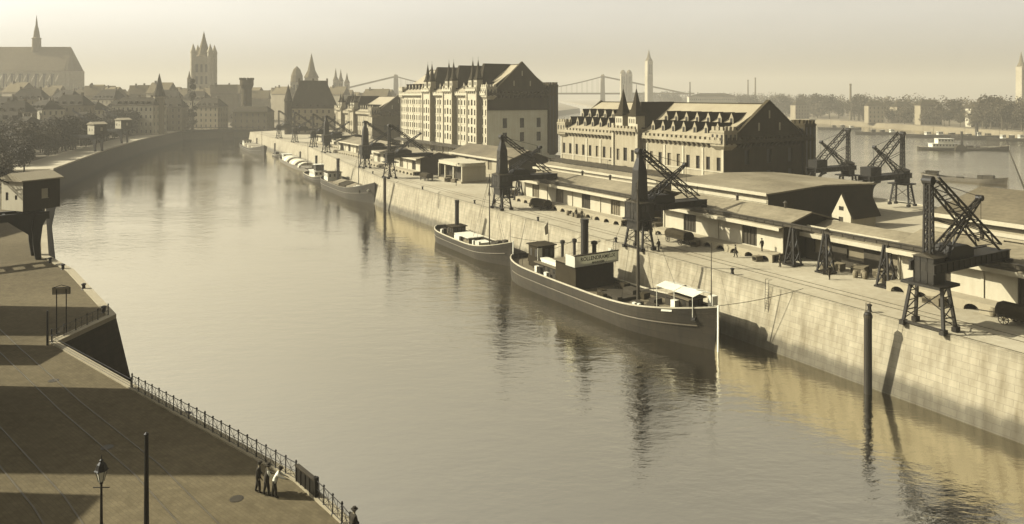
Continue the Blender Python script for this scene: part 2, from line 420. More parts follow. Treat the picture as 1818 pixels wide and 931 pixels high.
# tram rails on the promenade
tp = []
for off in (3.4, 4.85, 8.4, 9.85):
    pts = [(-29,56.7),(-12.4,43.2),(-8.6,38.9),(-2,29.5)]
    P = []
    for x, y in [(-80,110),(-58,84),(-41.5,68),(-29,56.2),(-19,47.2),(-8,36),(4,22)]:
        P.append((x-off*.72, y-off*.72))
    tp.append(P)
rails('tram_rails', tp, 'rail_steel', .08)
rails('kerb_line', [[(-78,92),(-61,66),(-45,52),(-33,41),(-20,28)]], 'rail_bright', .12, z=.03)
# ------------------------------------------------------------------ harbour cranes
def half_portal_crane(loc, rz, label, tower=False, landleg=False, house_in=True, group='half portal quay cranes'):
    t = thing('harbour_crane', label, 'crane', loc, rz, group)
    for sy in (-1, 1):
        for x0, x1 in ((-.95, -.4), (1.15, .65)):
            m = MB(); m.bar((x0, sy*1.95, .3), (x1, sy*1.5, 4.25), .26, .26)
            m.box(x0-.38, x0+.38, sy*1.95-.22, sy*1.95+.22, .05, .5)
            m.build('leg', 'iron', t)
        b = MB()
        for k in range(4):
            z0, z1 = .5+k*.95, .5+(k+1)*.95
            f = lambda z, s: (((-.95+(z-.3)/3.95*.55) if s < 0 else (1.15-(z-.3)/3.95*.5)), sy*(1.95-.45*(z-.3)/3.95), z)
            b.bar(f(z0, -1 if k % 2 else 1), f(z1, 1 if k % 2 else -1), .08)
            b.bar(f(z1, -1), f(z1, 1), .08)
        b.build('brace', 'iron', t)
    MB().bar((-.95,-1.95,.42),(-.95,1.95,.42),.2).bar((1.15,-1.8,1.0),(-.7,1.6,4.1),.09).bar((-.95,1.95,.6),(.7,-1.5,4.1),.09).build('sill_beam', 'iron', t)
    MB().box(-1.5, 2.0, -1.9, 1.9, 4.25, 4.5).build('platform', 'iron', t)
    # panelled machine cabin at the quay end
    zc = (3.4, 6.9) if tower else (4.5, 7.0)
    cx0, cx1, cyy = (-1.25, 1.7, 1.55) if tower else (-.85, 1.15, .95)
    cb = MB().box(cx0, cx1, -cyy, cyy, 4.5, zc[1])
    if tower: cb.box(-1.0, 1.4, -1.3, 1.3, 2.9, 4.25)
    for y in (-cyy, -.35, .35, cyy): cb.box(cx0-.05, cx0, y-.04, y+.04, 4.5, zc[1])
    c = cb.build('cabin', 'iron', t)
    wn = MB()
    for y in (-.65, 0, .65): wn.box(cx0-.035, cx0-.012, y-.25, y+.25, 5.6, 6.5)
    for x in (-.4, .4): wn.box(x-.28, x+.28, -cyy-.035, -cyy-.012, 5.6, 6.5)
    wn.build_each('window', 'glass', c)
    MB().prism([(cx0-.2,-cyy-.2,zc[1]),(cx0-.2,cyy+.2,zc[1]),(cx0-.2,0,zc[1]+.4)], (cx1-cx0+.4,0,0)).build('cabin_roof', 'iron_grey', c)
    # portal girder reaching over to the track on the sheds
    g = MB()
    for y in (-1.15, 1.15):
        g.box(-1.2, 12.6, y-.09, y+.09, 5.62, 6.45); g.box(-1.2, 12.6, y-.2, y+.2, 5.54, 5.62); g.box(-1.2, 12.6, y-.2, y+.2, 6.45, 6.53)
        for k in range(14): g.box(-1+k, -.94+k, y-.16, y+.16, 5.62, 6.45)
    for k in range(8): g.box(.4+k*1.6, .55+k*1.6, -1.05, 1.05, 5.8, 6.3)
    g.box(1.9, 12.4, -1.0, 1.0, 6.40, 6.45)
    g.build('girder', 'iron', t)
    ec = MB()
    if landleg:
        for y in (-1.2, 1.2):
            pts = [(9.2,5.5),(10.6,5.3),(11.5,4.6),(11.9,3.6),(12.0,0.05)]
            for a, b in zip(pts, pts[1:]): ec.bar((a[0],y,a[1]),(b[0],y,b[1]), .3, .5)
        ec.bar((12,-1.2,1.0),(12,1.2,1.0),.15)
        ec.build('land_leg', 'iron', t)
    else:
        for y in (-1.15, 1.15): ec.box(11.2, 12.2, y-.3, y+.3, 5.42, 5.6).box(11.5, 11.9, y-.75, y+.75, 5.42, 5.75)
        ec.build('end_carriage', 'iron', t)
    wh = MB()
    if house_in: wh.prism([(2.1,-1.0,6.53),(6.2,-1.0,6.53),(6.2,-1.0,7.3),(5.0,-1.0,7.75),(2.6,-1.0,7.75),(2.1,-1.0,7.2)], (0,2.0,0))
    else: wh.box(8.6, 12.0, -1.1, 1.1, 6.53, 8.2)
    wh.build('winch_house', 'iron', t)
    # mast
    m = MB()
    if tower:
        m.frust(.2, 0, 6.9, 11.6, .95, .8, .8, .65); m.frust(.2, 0, 11.6, 13.4, .8, .65, .35, .3); m.box(-.15,.55,-.3,.3,13.4,14.6)
        m.bar((-.9,-.9,7),(-1.5,-1.2,9.6),.09).bar((-1.5,-1.2,9.6),(-.7,-.7,10.2),.09)
    else:
        for y in (-.32, .32):
            for x in (-.3, .3): m.bar((x,y,7.0),(x*.75,y*.8,14.2), .17)
        for k in range(9):
            z = 7+k*.8
            for y in (-.3, .3): m.bar((-.28,y,z),(.28,y,z+.8), .07).bar((-.28,y,z),(.28,y,z), .07)
            for x in (-.28, .28): m.bar((x,-.3,z+.8),(x,.3,z), .07)
        m.box(-.42,.42,-.42,.42,14.1,14.4)
    m.build('mast', 'iron', t)
    MB().tube((.0,-.45,14.3),(.0,.45,14.3),.45,n=12).build('sheave', 'iron', t)
    # raking tie truss from mast head to the far end of the girder
    MB().truss((.25,0,14.5),(11.0,0,6.9), .42, .62, 11, .16, .08, (0,1,0), 1.5).build('tie_truss', 'iron', t)
    # jib
    MB().truss((1.4,0,7.0),(9.2,0,11.9), .95, .25, 9, .13, .07, (0,1,0), 1.1).build('jib', 'iron', t)
    MB().tube((9.2,-.3,11.95),(9.2,.3,11.95),.32,n=10).build('sheave', 'iron', t)
    r = MB().tube((.1,0,14.3),(9.2,0,12.1),.035,n=5)
    for y in (-.35,.35): r.tube((.4,y,7.2),(6.2,y,9.9),.03,n=5)
    r.bar((2.2,-.5,6.5),(5.2,-.45,9.6),.1).bar((2.2,.5,6.5),(5.2,.45,9.6),.1).bar((.4,.4,10.6),(5.0,.4,9.4),.09).bar((.4,-.4,10.6),(5.0,-.4,9.4),.09)
    r.build('stay', 'iron', t)
    MB().tube((9.45,0,11.9),(9.45,0,8.9),.03,n=5).lathe(9.45,0,[(.05,8.95),(.16,8.85),(.16,8.55),(.05,8.3)],8).build('hook', 'iron', t)
    return t
CR = [ # distance, offset from the edge, tower, label
 (70.7, .75, False, 'dark half portal crane with slender lattice mast, nearest of the quay cranes'),
 (107.5, .8, True, 'dark half portal crane with heavy plated tower behind the funnel steamer'),
 (144.6, 2.2, True, 'dark half portal crane with plated tower between the two pale sheds'),
 (199, 2.6, False, 'dark lattice crane standing in front of the tall spired warehouse'),
 (227, 2.4, True, 'dark crane with bulky cabin behind the leftmost black mooring post'),
 (288, 1.6, True, 'dark plated crane beside the far pale shed, near the tarpaulin barge'),
 (319, 1.8, False, 'small distant lattice crane third from the swing bridge'),
 (352, 1.8, False, 'small distant crane next before the one at the quay tip'),
 (385, 1.8, False, 'smallest distant crane at the tip of the quay by the swing bridge')]
for D, t_, tw, lb in CR:
    half_portal_crane(QD(D, t_), QA, lb, tw)
# river side pair, turned to face the harbour
for (s_, t_, lb) in ((128, 71.5, 'dark river side crane with arched leg, right one of the pair behind the sheds'),
                     (143.5, 76.5, 'dark river side crane beside the warehouse gable, left one of the pair')):
    half_portal_crane(Q(s_, t_, .6), QA+math.pi, lb, False, True, False, 'river side cranes')

# elevated crane track along the sheds
tk = thing('crane_track', 'raised iron crane track on trestles along the shed fronts', 'crane track', Q(60, 11.7), QA)
tb = MB().box(-.18, .18, -15, 122, 4.95, 5.38).box(-.3, .3, -15, 122, 5.38, 5.44)
for k in range(92): tb.box(-.24, .24, -15+k*1.5, -14.94+k*1.5, 4.95, 5.38)
tb.build('beam', 'iron_grey', tk)
for s_ in (33.4, 41.5, 46.5, 76, 79, 117, 121.5):
    m = MB()
    for sx in (-1, 1):
        for sy in (-1, 1): m.bar((sx*.75, s_+sy*.75, 0), (sx*.2, s_+sy*.2, 4.95), .2)
    for k in range(3):
        a, b = .75-.18*k*1.02, .75-.18*(k+1)*1.02; z0, z1 = .2+k*1.55, .2+(k+1)*1.55
        for sx in (-1, 1): m.bar((sx*a, s_-a, z0), (sx*b, s_+b, z1), .1); m.bar((-a, s_+sx*a, z0), (b, s_+sx*b, z1), .1)
    m.box(-.95, .95, s_-.95, s_+.95, 0, .2)
    m.build('trestle', 'iron', tk)

# left bank crane with pale cabin
def cabin_crane(loc, rz, label, turn=24):
    t = thing('cabin_crane', label, 'crane', loc, rz, 'left bank cranes with pale cabins')
    for sy in (-1.7, 1.7):
        m = MB(); P = [(-.1,0,.05,.34),(.1,0,2.2,.42),(.0,0,4.6,.6),(-.5,0,6.2,.85)]
        for a, b in zip(P, P[1:]):
            m.hexa([(a[0]-a[3],sy-.28,a[2]),(a[0]+a[3],sy-.28,a[2]),(a[0]+a[3],sy+.28,a[2]),(a[0]-a[3],sy+.28,a[2]),
                    (b[0]-b[3],sy-.28,b[2]),(b[0]+b[3],sy-.28,b[2]),(b[0]+b[3],sy+.28,b[2]),(b[0]-b[3],sy+.28,b[2])])
        m.build('leg', 'iron', t)
    g = MB()
    for y in (-1.7, 1.7): g.box(-1.4, 15.2, y-.2, y+.2, 5.5, 6.5)
    for k in range(8): g.box(-1+k*2.2, -.7+k*2.2, -1.5, 1.5, 5.7, 6.3)
    g.prism([(.2,-1.55,5.5),(3.4,-1.55,5.5),(.9,-1.55,3.4)], (0,.25,0)).prism([(.2,1.3,5.5),(3.4,1.3,5.5),(.9,1.3,3.4)], (0,.25,0))
    g.build('girder', 'iron', t)
    for sy in (-1.7, 1.7): MB().bar((14.8,sy,.05),(14.8,sy,5.5),.4).build('leg', 'iron', t)
    MB().lathe(.6,0,[(1.6,6.5),(1.6,6.95)],16).build('turntable', 'iron', t)
    c = MB(); 
    wall(c, (3.1,-2.3,6.95), (0,1,0), (1,0,0), 4.6, 4.0, [(.9,1.5,1.3,2.4),(2.9,3.4,1.5,2.1)], .12)
    wall(c, (-2.0,2.3,6.95), (0,-1,0), (-1,0,0), 4.6, 4.0, [(1.2,3.4,1.5,2.8)], .12)
    wall(c, (3.1,2.3,6.95), (-1,0,0), (0,1,0), 5.1, 4.0, [(3.4,4.4,1.5,2.8)], .12)
    wall(c, (-2.0,-2.3,6.95), (1,0,0), (0,-1,0), 5.1, 4.0, [], .12)
    c.poly([(-2,-2.3,6.95),(3.1,-2.3,6.95),(3.1,2.3,6.95),(-2,2.3,6.95)])
    cab = c.build('cabin', 'plaster', t)
    p = MB(); pane(p, (3.1,-2.3,6.95), (0,1,0), (1,0,0), (.9,1.5,1.3,2.4), .12); pane(p, (3.1,-2.3,6.95), (0,1,0), (1,0,0), (2.9,3.4,1.5,2.1), .12)
    pane(p, (-2.0,2.3,6.95), (0,-1,0), (-1,0,0), (1.2,3.4,1.5,2.8), .12); pane(p, (3.1,2.3,6.95), (-1,0,0), (0,1,0), (3.4,4.4,1.5,2.8), .12)
    p.build_each('window', 'glass', cab)
    cab.rotation_euler = (0, 0, R(turn))
    MB().box(-1.96,3.06,2.3,2.36,6.95,8.38).box(-1.96,-.42,2.3,2.36,8.38,9.75).box(.62,3.06,2.3,2.36,8.38,9.75).box(-1.96,3.06,2.3,2.36,9.75,10.95).build('shade_boarding', 'wood_dark', cab)  # dark boards paint the shade on this side of the cabin
    MB().prism([(-2.35,-2.6,10.95),(-2.35,2.6,10.95),(-2.35,2.6,11.1),(-2.35,0,12.0),(-2.35,-2.6,11.1)], (5.8,0,0)).build('cabin_roof', 'slate_pale', cab)
    MB().truss((2.6,0,10.9),(13.0,0,16.5), 1.0, .3, 9, .13, .07, (0,1,0), 1.2).build('jib', 'iron', t)
    MB().tube((1.2,.5,11.6),(13,0.2,16.6),.035,n=5).tube((1.2,-.5,11.6),(13,-.2,16.6),.035,n=5).build('stay', 'iron', t)
    return t
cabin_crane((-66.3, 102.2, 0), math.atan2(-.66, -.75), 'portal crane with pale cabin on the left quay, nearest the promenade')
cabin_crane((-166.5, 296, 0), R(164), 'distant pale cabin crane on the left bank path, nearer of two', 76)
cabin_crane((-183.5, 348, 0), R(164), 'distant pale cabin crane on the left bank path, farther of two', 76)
# ------------------------------------------------------------------ warehouses (local x = inland depth, y = along the quay, front at x=0)
def merlons(mb, p, q, z, n, w=.5, d=.4, h=.7):
    p, q = V(p), V(q); dr = (q-p).normalized(); nn = V((dr.y,-dr.x,0))
    for i in range(n):
        c = p.lerp(q, (i+.5)/n); a = dr*w/2; b = nn*d/2
        P = [c-a-b, c+a-b, c+a+b, c-a+b]
        mb.hexa([x+V((0,0,z)) for x in P]+[x+V((0,0,z+h)) for x in P])
def machicolation(t, p, q, z, step, out, mats, parent=None):
    """corbelled arcade under the eaves: projecting parapet on brackets with dark recesses between"""
    p, q = V(p), V(q); L = (q-p).length; dr = (q-p)/L; nn = V((dr.y,-dr.x,0))*out
    n = max(2, int(L/step)); a = MB()
    for i in range(n+1):
        c = p+dr*(L*i/n); w = dr*.28
        a.hexa([c-w+V((0,0,z)), c+w+V((0,0,z)), c+w+nn*.15+V((0,0,z)), c-w+nn*.15+V((0,0,z)),
                c-w+V((0,0,z+1.0)), c+w+V((0,0,z+1.0)), c+w+nn+V((0,0,z+1.0)), c-w+nn+V((0,0,z+1.0))])
    P = [p-nn*.3, q-nn*.3, q+nn, p+nn]
    a.hexa([x+V((0,0,z+1.0)) for x in P]+[x+V((0,0,z+1.75)) for x in P])
    for i in range(n):
        c = p+dr*(L*(i+.5)/n)+nn*.5; w = dr*(L/n*.28); b = nn*.5
        Pm = [c-w-b, c+w-b, c+w+b, c-w+b]
        a.hexa([x+V((0,0,z+1.75)) for x in Pm]+[x+V((0,0,z+2.35)) for x in Pm])
    a.build('battlement', mats, t)

def corner_turret(t, cx, cy, z0, z1, r, m, ms):
    b = MB().frust(cx, cy, z0, z0+1.1, r*.55, r*.55, r, r); b.box(cx-r, cx+r, cy-r, cy+r, z0+1.1, z1)
    o = b.build('corner_turret', m, t)
    k = MB()
    for (ax, ay, bx, by) in ((-1,-1,1,-1),(1,-1,1,1),(1,1,-1,1),(-1,1,-1,-1)):
        merlons(k, (cx+ax*(r-.15), cy+ay*(r-.15), 0), (cx+bx*(r-.15), cy+by*(r-.15), 0), z1, 3, .8, .35, .8)
    k.box(cx-r-.12, cx+r+.12, cy-r-.12, cy+r+.12, z1-.5, z1-.2)
    k.build('battlement', m, o)
    w = MB()
    for i in range(3):
        y = cy-r+r*2*(i+.5)/3
        w.box(cx-r-.06, cx-r+.3, y-.25, y+.25, z0+1.7, z1-.9); w.box(y-cy+cx-.25, y-cy+cx+.25, cy-r-.06, cy-r+.3, z0+1.7, z1-.9)
    w.build_each('window', 'glass', o)

def spire(t, cx, cy, z0, zb, z1, r, m, ms):
    o = MB().box(cx-r, cx+r, cy-r, cy+r, z0, zb).build('turret', m, t)
    w = MB()
    for i in range(3):
        d = (i-1)*r*.55; w.box(cx-r-.05, cx-r+.2, cy+d-.14, cy+d+.14, zb-1.9, zb-.8)
    w.build_each('window', 'glass', o)
    MB().lathe(cx, cy, [(r*1.75, zb-.05),(r*1.35, zb+.35),(r*1.0, zb+(z1-zb)*.18),(r*.62, zb+(z1-zb)*.45),(.05, z1)], 4).build('spire', ms, o)
    MB().tube((cx,cy,z1-.3),(cx,cy,z1+1.0),.05,n=5).build('finial', 'iron', o)

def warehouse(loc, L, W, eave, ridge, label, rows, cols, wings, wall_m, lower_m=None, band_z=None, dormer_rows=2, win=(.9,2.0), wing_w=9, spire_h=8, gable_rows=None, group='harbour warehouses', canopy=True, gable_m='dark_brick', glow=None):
    t = thing('warehouse', label, 'warehouse', loc, QA, group)
    # window openings of the long front
    holes = []
    step = L/cols
    for (z, h, ww) in rows:
        for i in range(cols):
            y = (i+.5)*step
            if any(abs(y-c) < wing_w/2+.3 for c in wings): continue
            holes.append((L-y-ww/2, L-y+ww/2, z, z+h))
    f = MB(); wall(f, (0,L,0), (0,-1,0), (-1,0,0), L, eave, holes, .35)
    f.poly([(W,0,0),(W,L,0),(W,L,eave),(W,0,eave)])
    f.build('wall', wall_m, t)
    def windows(O, U, N_, hs):
        for hh in hs[:]:
            global_count[0] += 1
            if global_count[0] <= 98: pane(MB(), O, U, N_, hh, .35).build('window', 'blind' if rnd.random() < .2 else 'glass', t)
            else: pane(extra, O, U, N_, hh, .35)
    global_count = [0]; extra = MB()
    windows((0,L,0), (0,-1,0), (-1,0,0), holes)
    # sills and string courses
    s = MB()
    for (z, h, ww) in rows: s.box(-.12, 0, 0, L, z-.35, z-.15)
    s.build('string_course', 'white_stone', t)
    pl = MB(); npil = int(L/6.2)
    for i in range(npil+1):
        y = .25+(L-.5)*i/npil; y = min(range(cols+1), key=lambda k: abs(k*step-y))*step
        y = min(max(y, .3), L-.3)
        if any(abs(y-c) < wing_w/2+.3 for c in wings): continue
        pl.box(-.16, -.001, y-.28, y+.28, .5, eave-1.2)
    pl.build_each('pilaster', 'white_stone', t)
    # near gable wall
    gh = []
    for (z, h, ww, n) in (gable_rows or []):
        for i in range(n):
            x = W*(i+1)/(n+1); gh.append((x-ww/2, x+ww/2, z, z+h))
    zsplit = band_z or eave
    if band_z:
        g = MB(); wall(g, (0,0,0), (1,0,0), (0,-1,0), W, band_z, [q for q in gh if q[3] <= band_z], .35); g.build('wall', lower_m, t)
        g = MB(); wall(g, (0,0,band_z), (1,0,0), (0,-1,0), W, eave-band_z, [(a,b,c-band_z,d-band_z) for a,b,c,d in gh if c >= band_z], .35)
        g.box(-.2, W+.2, -.35, 0, band_z-.2, band_z+.3)
        g.build('wall', gable_m, t)
    else:
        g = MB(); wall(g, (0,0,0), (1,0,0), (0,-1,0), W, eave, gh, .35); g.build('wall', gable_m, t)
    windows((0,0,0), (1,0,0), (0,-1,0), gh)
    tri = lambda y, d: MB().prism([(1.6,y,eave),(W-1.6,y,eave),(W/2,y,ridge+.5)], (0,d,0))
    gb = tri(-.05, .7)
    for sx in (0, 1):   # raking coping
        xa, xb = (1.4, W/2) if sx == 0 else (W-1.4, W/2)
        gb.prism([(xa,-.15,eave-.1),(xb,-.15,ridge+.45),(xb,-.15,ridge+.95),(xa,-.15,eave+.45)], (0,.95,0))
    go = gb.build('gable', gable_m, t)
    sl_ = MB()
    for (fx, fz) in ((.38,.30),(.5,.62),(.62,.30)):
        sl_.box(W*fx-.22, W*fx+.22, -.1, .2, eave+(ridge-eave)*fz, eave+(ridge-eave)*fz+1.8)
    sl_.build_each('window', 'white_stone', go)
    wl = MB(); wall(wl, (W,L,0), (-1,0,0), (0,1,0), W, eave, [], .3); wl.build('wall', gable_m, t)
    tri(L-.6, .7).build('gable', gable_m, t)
    # roof
    rf = MB()
    ov = .3
    for sx in (0, 1):
        xe = -ov if sx == 0 else W+ov
        rf.prism([(xe,.7,eave+1.2),(W/2,.7,ridge),(W/2,.7,ridge-.35),(xe,.7,eave+.8)], (0,L-1.4,0))
    ro = rf.build('roof', 'slate_pale', t)
    MB().box(W/2-.2, W/2+.2, .7, L-.7, ridge-.1, ridge+.15).build('ridge', 'slate_dark', ro)
    # dormers
    rise = (ridge-eave-1.2)/(W/2+ov)
    for k in range(dormer_rows):
        x0 = 1.3+k*4.3; n = int(L/3.5)
        for i in range(n):
            y = 3.0+(L-6.0)*i/(n-1)
            if any(abs(y-c) < wing_w/2+1.0 for c in wings): continue
            zb = eave+1.2+(x0+ov)*rise; dh = 2.15; xb = x0+(dh+.3)/rise
            d = MB()
            d.prism([(x0,y-.62,zb-.1),(x0,y+.62,zb-.1),(x0,y+.62,zb+1.15),(x0,y,zb+dh+.35),(x0,y-.62,zb+1.15)], (xb-x0+.6,0,0))
            dd = d.build('dormer', 'slate_dark', t)
            MB().box(x0-.06,x0,y-.4,y+.4,zb+.05,zb+1.25).build('window', 'glass', dd)
            MB().box(x0-.1,x0-.06,y-.58,y-.36,zb+.05,zb+1.2).box(x0-.1,x0-.06,y+.36,y+.58,zb+.05,zb+1.2).prism([(x0-.1,y-.6,zb+1.2),(x0-.1,y+.6,zb+1.2),(x0-.1,y,zb+dh+.3)],(.04,0,0)).build('frame', 'pale_stone', dd)
    # battlements along the eaves
    machicolation(t, (0,L,0), (0,0,0), eave-1.0, 1.5, 1, wall_m)
    machicolation(t, (0,0,0), (W,0,0), eave-1.0, 1.5, 1, gable_m)
    for (cx, cy, mm) in ((1.2,1.2,wall_m),(W-1.2,1.2,gable_m),(1.2,L-1.2,wall_m),(W-1.2,L-1.2,gable_m)):
        corner_turret(t, cx, cy, eave-1.6 if not (cx > 5 and cy < 5) else 1.0, eave+(2.9 if not (cx > 5 and cy < 5) else 3.9), 2.0, mm, 'slate_dark')
    # projecting wings with cross roofs and twin spires
    for c in wings:
        h2 = eave+2.2; pr = 1.6
        hs = []
        for (z, h, ww) in rows:
            for d, fct in ((-wing_w*.3, 1), (0, 1.25), (wing_w*.3, 1)):
                hs.append((wing_w/2-d-ww*fct/2, wing_w/2-d+ww*fct/2, z, z+h*(1.15 if d == 0 else 1)))
        m = MB(); wall(m, (-pr,c+wing_w/2,0), (0,-1,0), (-1,0,0), wing_w, h2, hs, .35)
        for y in (c-wing_w/2, c+wing_w/2): m.poly([(-pr,y,0),(.5,y,0),(.5,y,eave),(4.5,y,eave+2.2),(4.5,y,h2),(-pr,y,h2)])
        m.poly([(-pr,c-wing_w/2,h2),(4,c-wing_w/2,h2),(4,c+wing_w/2,h2),(-pr,c+wing_w/2,h2)])
        wo = m.build('wing', wall_m, t)
        windows((-pr,c+wing_w/2,0), (0,-1,0), (-1,0,0), hs)
        machicolation(t, (-pr,c+wing_w/2,0), (-pr,c-wing_w/2,0), h2-1.7, 1.3, .7, wall_m)
        # steep hipped cross roof
        a = wing_w/2-.3; zt = ridge+.3
        r = MB(); x0, x1 = -pr+1.6, W/2
        r.hexa([(x0,c-a,h2-.4),(x1,c-a,h2-.4),(x1,c+a,h2-.4),(x0,c+a,h2-.4),(x0+3.2,c-.5,zt),(x1,c-.5,zt),(x1,c+.5,zt),(x0+3.2,c+.5,zt)])
        r.build('cross_roof', 'slate_dark', t)
        for y in (c-wing_w*.27, c+wing_w*.27):
            spire(t, -pr+1.5, y, h2-1, h2+3.3, h2+3.3+spire_h, wing_w*.155, 'white_stone', 'slate_dark')
        for y in (c-wing_w/2, c+wing_w/2):
            MB().box(-pr-.35, -pr+.3, y-.4, y+.4, 0, h2+1.2).build('buttress', 'grey_stone', wo)
    if extra.f:
        e = extra.build('window', 'glass', t); e['kind'] = 'stuff'
    if canopy:
        cp = MB().prism([(-4.5,1,3.7),(-1.7,1,4.3),(-1.7,1,4.6),(-4.5,1,4.0)], (0,L-2,0))
        co_ = cp.build('canopy', 'iron_grey', t)
        ps = MB()
        for i in range(int(L/5)): ps.bar((-4.2,2+i*5,0),(-4.2,2+i*5,3.75),.18)
        ps.build_each('canopy_post', 'iron_grey', co_)
        MB().box(-5.0, -.02, 1, L-1, 0, 1.1).build('loading_platform', 'concrete', t)
    return t

warehouse(Q(155.4, 50.7), 62.5, 28.8, 12.0, 20.6, 'two storey warehouse with rows of dark dormers and one pair of spires',
          [(2.2,2.2,1.15),(6.0,2.9,1.15)], 20, [31.5], 'pale_stone', wing_w=9.5, spire_h=6.8, dormer_rows=2,
          gable_rows=[(2.4,3.2,1.6,3),(7.2,3.2,1.6,3)], gable_m='dark_brick')
warehouse(Q(262.5, 50.7), 78, 27.9, 22.6, 33.6, 'tall six storey pale warehouse with three pairs of spires',
          [(6.2,2.0,.95),(9.3,2.0,.95),(12.4,2.0,.95),(15.6,2.0,.95),(19.0,1.8,.95)], 34, [8.5, 28.0, 47.5], 'white_stone', lower_m='gable_stone', band_z=17.6, wing_w=7.5, spire_h=7.0,
          dormer_rows=1, gable_rows=[(2.0,2.4,1.8,3),(6.4,3.2,1.8,3),(11.2,3.4,1.8,3)], gable_m='dark_brick')
warehouse(Q(372, 49), 56, 26, 13.6, 22.0, 'low distant warehouse with dark gable just left of the tall spired one',
          [(3.5,2.0,1.0),(7.5,2.2,1.0)], 18, [26, 46], 'pale_stone', wing_w=7, spire_h=4.5, dormer_rows=1, gable_rows=[(6,2.5,1.4,3)], gable_m='mid_brick', canopy=False)

# harbour office with steep hipped roof beyond
def hip_house(name, label, cat, loc, rz, w, d, h, rh, m='house_pale', mr='slate_dark', floors=3, ncol=6, ridge_f=.45, group=None, dorm=True, chim=2):
    t = thing(name, label, cat, loc, rz, group)
    hs = []
    fh = h/floors
    for k in range(floors):
        for i in range(ncol):
            x = w*(i+.5)/ncol; hs.append((x-.5, x+.5, fh*k+.9, fh*k+.9+min(1.9, fh*.6)))
    b = MB(); wall(b, (-w/2,-d/2,0), (1,0,0), (0,-1,0), w, h, hs, .25)
    nd = max(2, int(d/3)); hd = []
    for k in range(floors):
        for i in range(nd):
            x = d*(i+.5)/nd; hd.append((x-.45, x+.45, fh*k+.9, fh*k+.9+min(1.9, fh*.6)))
    wall(b, (w/2,-d/2,0), (0,1,0), (1,0,0), d, h, hd, .25)
    b.poly([(w/2,d/2,0),(-w/2,d/2,0),(-w/2,d/2,h),(w/2,d/2,h)]); b.poly([(-w/2,d/2,0),(-w/2,-d/2,0),(-w/2,-d/2,h),(-w/2,d/2,h)])
    b.build('wall', m, t)
    for i in range(floors):
        p = MB()
        for hh in hs[i*ncol:(i+1)*ncol]: pane(p, (-w/2,-d/2,0), (1,0,0), (0,-1,0), hh, .25)
        for hh in hd[i*nd:(i+1)*nd]: pane(p, (w/2,-d/2,0), (0,1,0), (1,0,0), hh, .25)
        p.build_each('window', 'glass', t)
    o = .4; rx = w/2*ridge_f
    r = MB().hexa([(-w/2-o,-d/2-o,h),(w/2+o,-d/2-o,h),(w/2+o,d/2+o,h),(-w/2-o,d/2+o,h),(-rx,-.15,h+rh),(rx,-.15,h+rh),(rx,.15,h+rh),(-rx,.15,h+rh)])
    ro = r.build('roof', mr, t)
    if chim:
        c = MB()
        for i in range(chim):
            x = -w*.3+w*.6*i/max(1, chim-1); c.box(x-.5, x+.5, -.4, .4, h+rh*.55, h+rh+1.3)
        c.build_each('chimney', 'mid_brick', ro)
    if dorm:
        q = MB(); n = max(2, int(w/4))
        for i in range(n):
            x = -w*.36+w*.72*i/(n-1); q.box(x-.55, x+.55, -d/2+.4, -d/2+2.6, h+.6, h+2.2)
        q.build('dormer', 'slate_dark', ro)
    return t
ho = hip_house('harbour_office', 'harbour office with very steep dark hipped roof and corner spire', 'office', (-119, 440, 0), QA*.6, 27, 20, 15, 16.5, 'grey_stone', 'slate_dark', 4, 8, .55, chim=3)
MB().lathe(-14.5,-9,[(2.3,0),(2.3,19),(2.7,19.2),(.1,29)],8).build('corner_spire', 'slate_dark', ho)

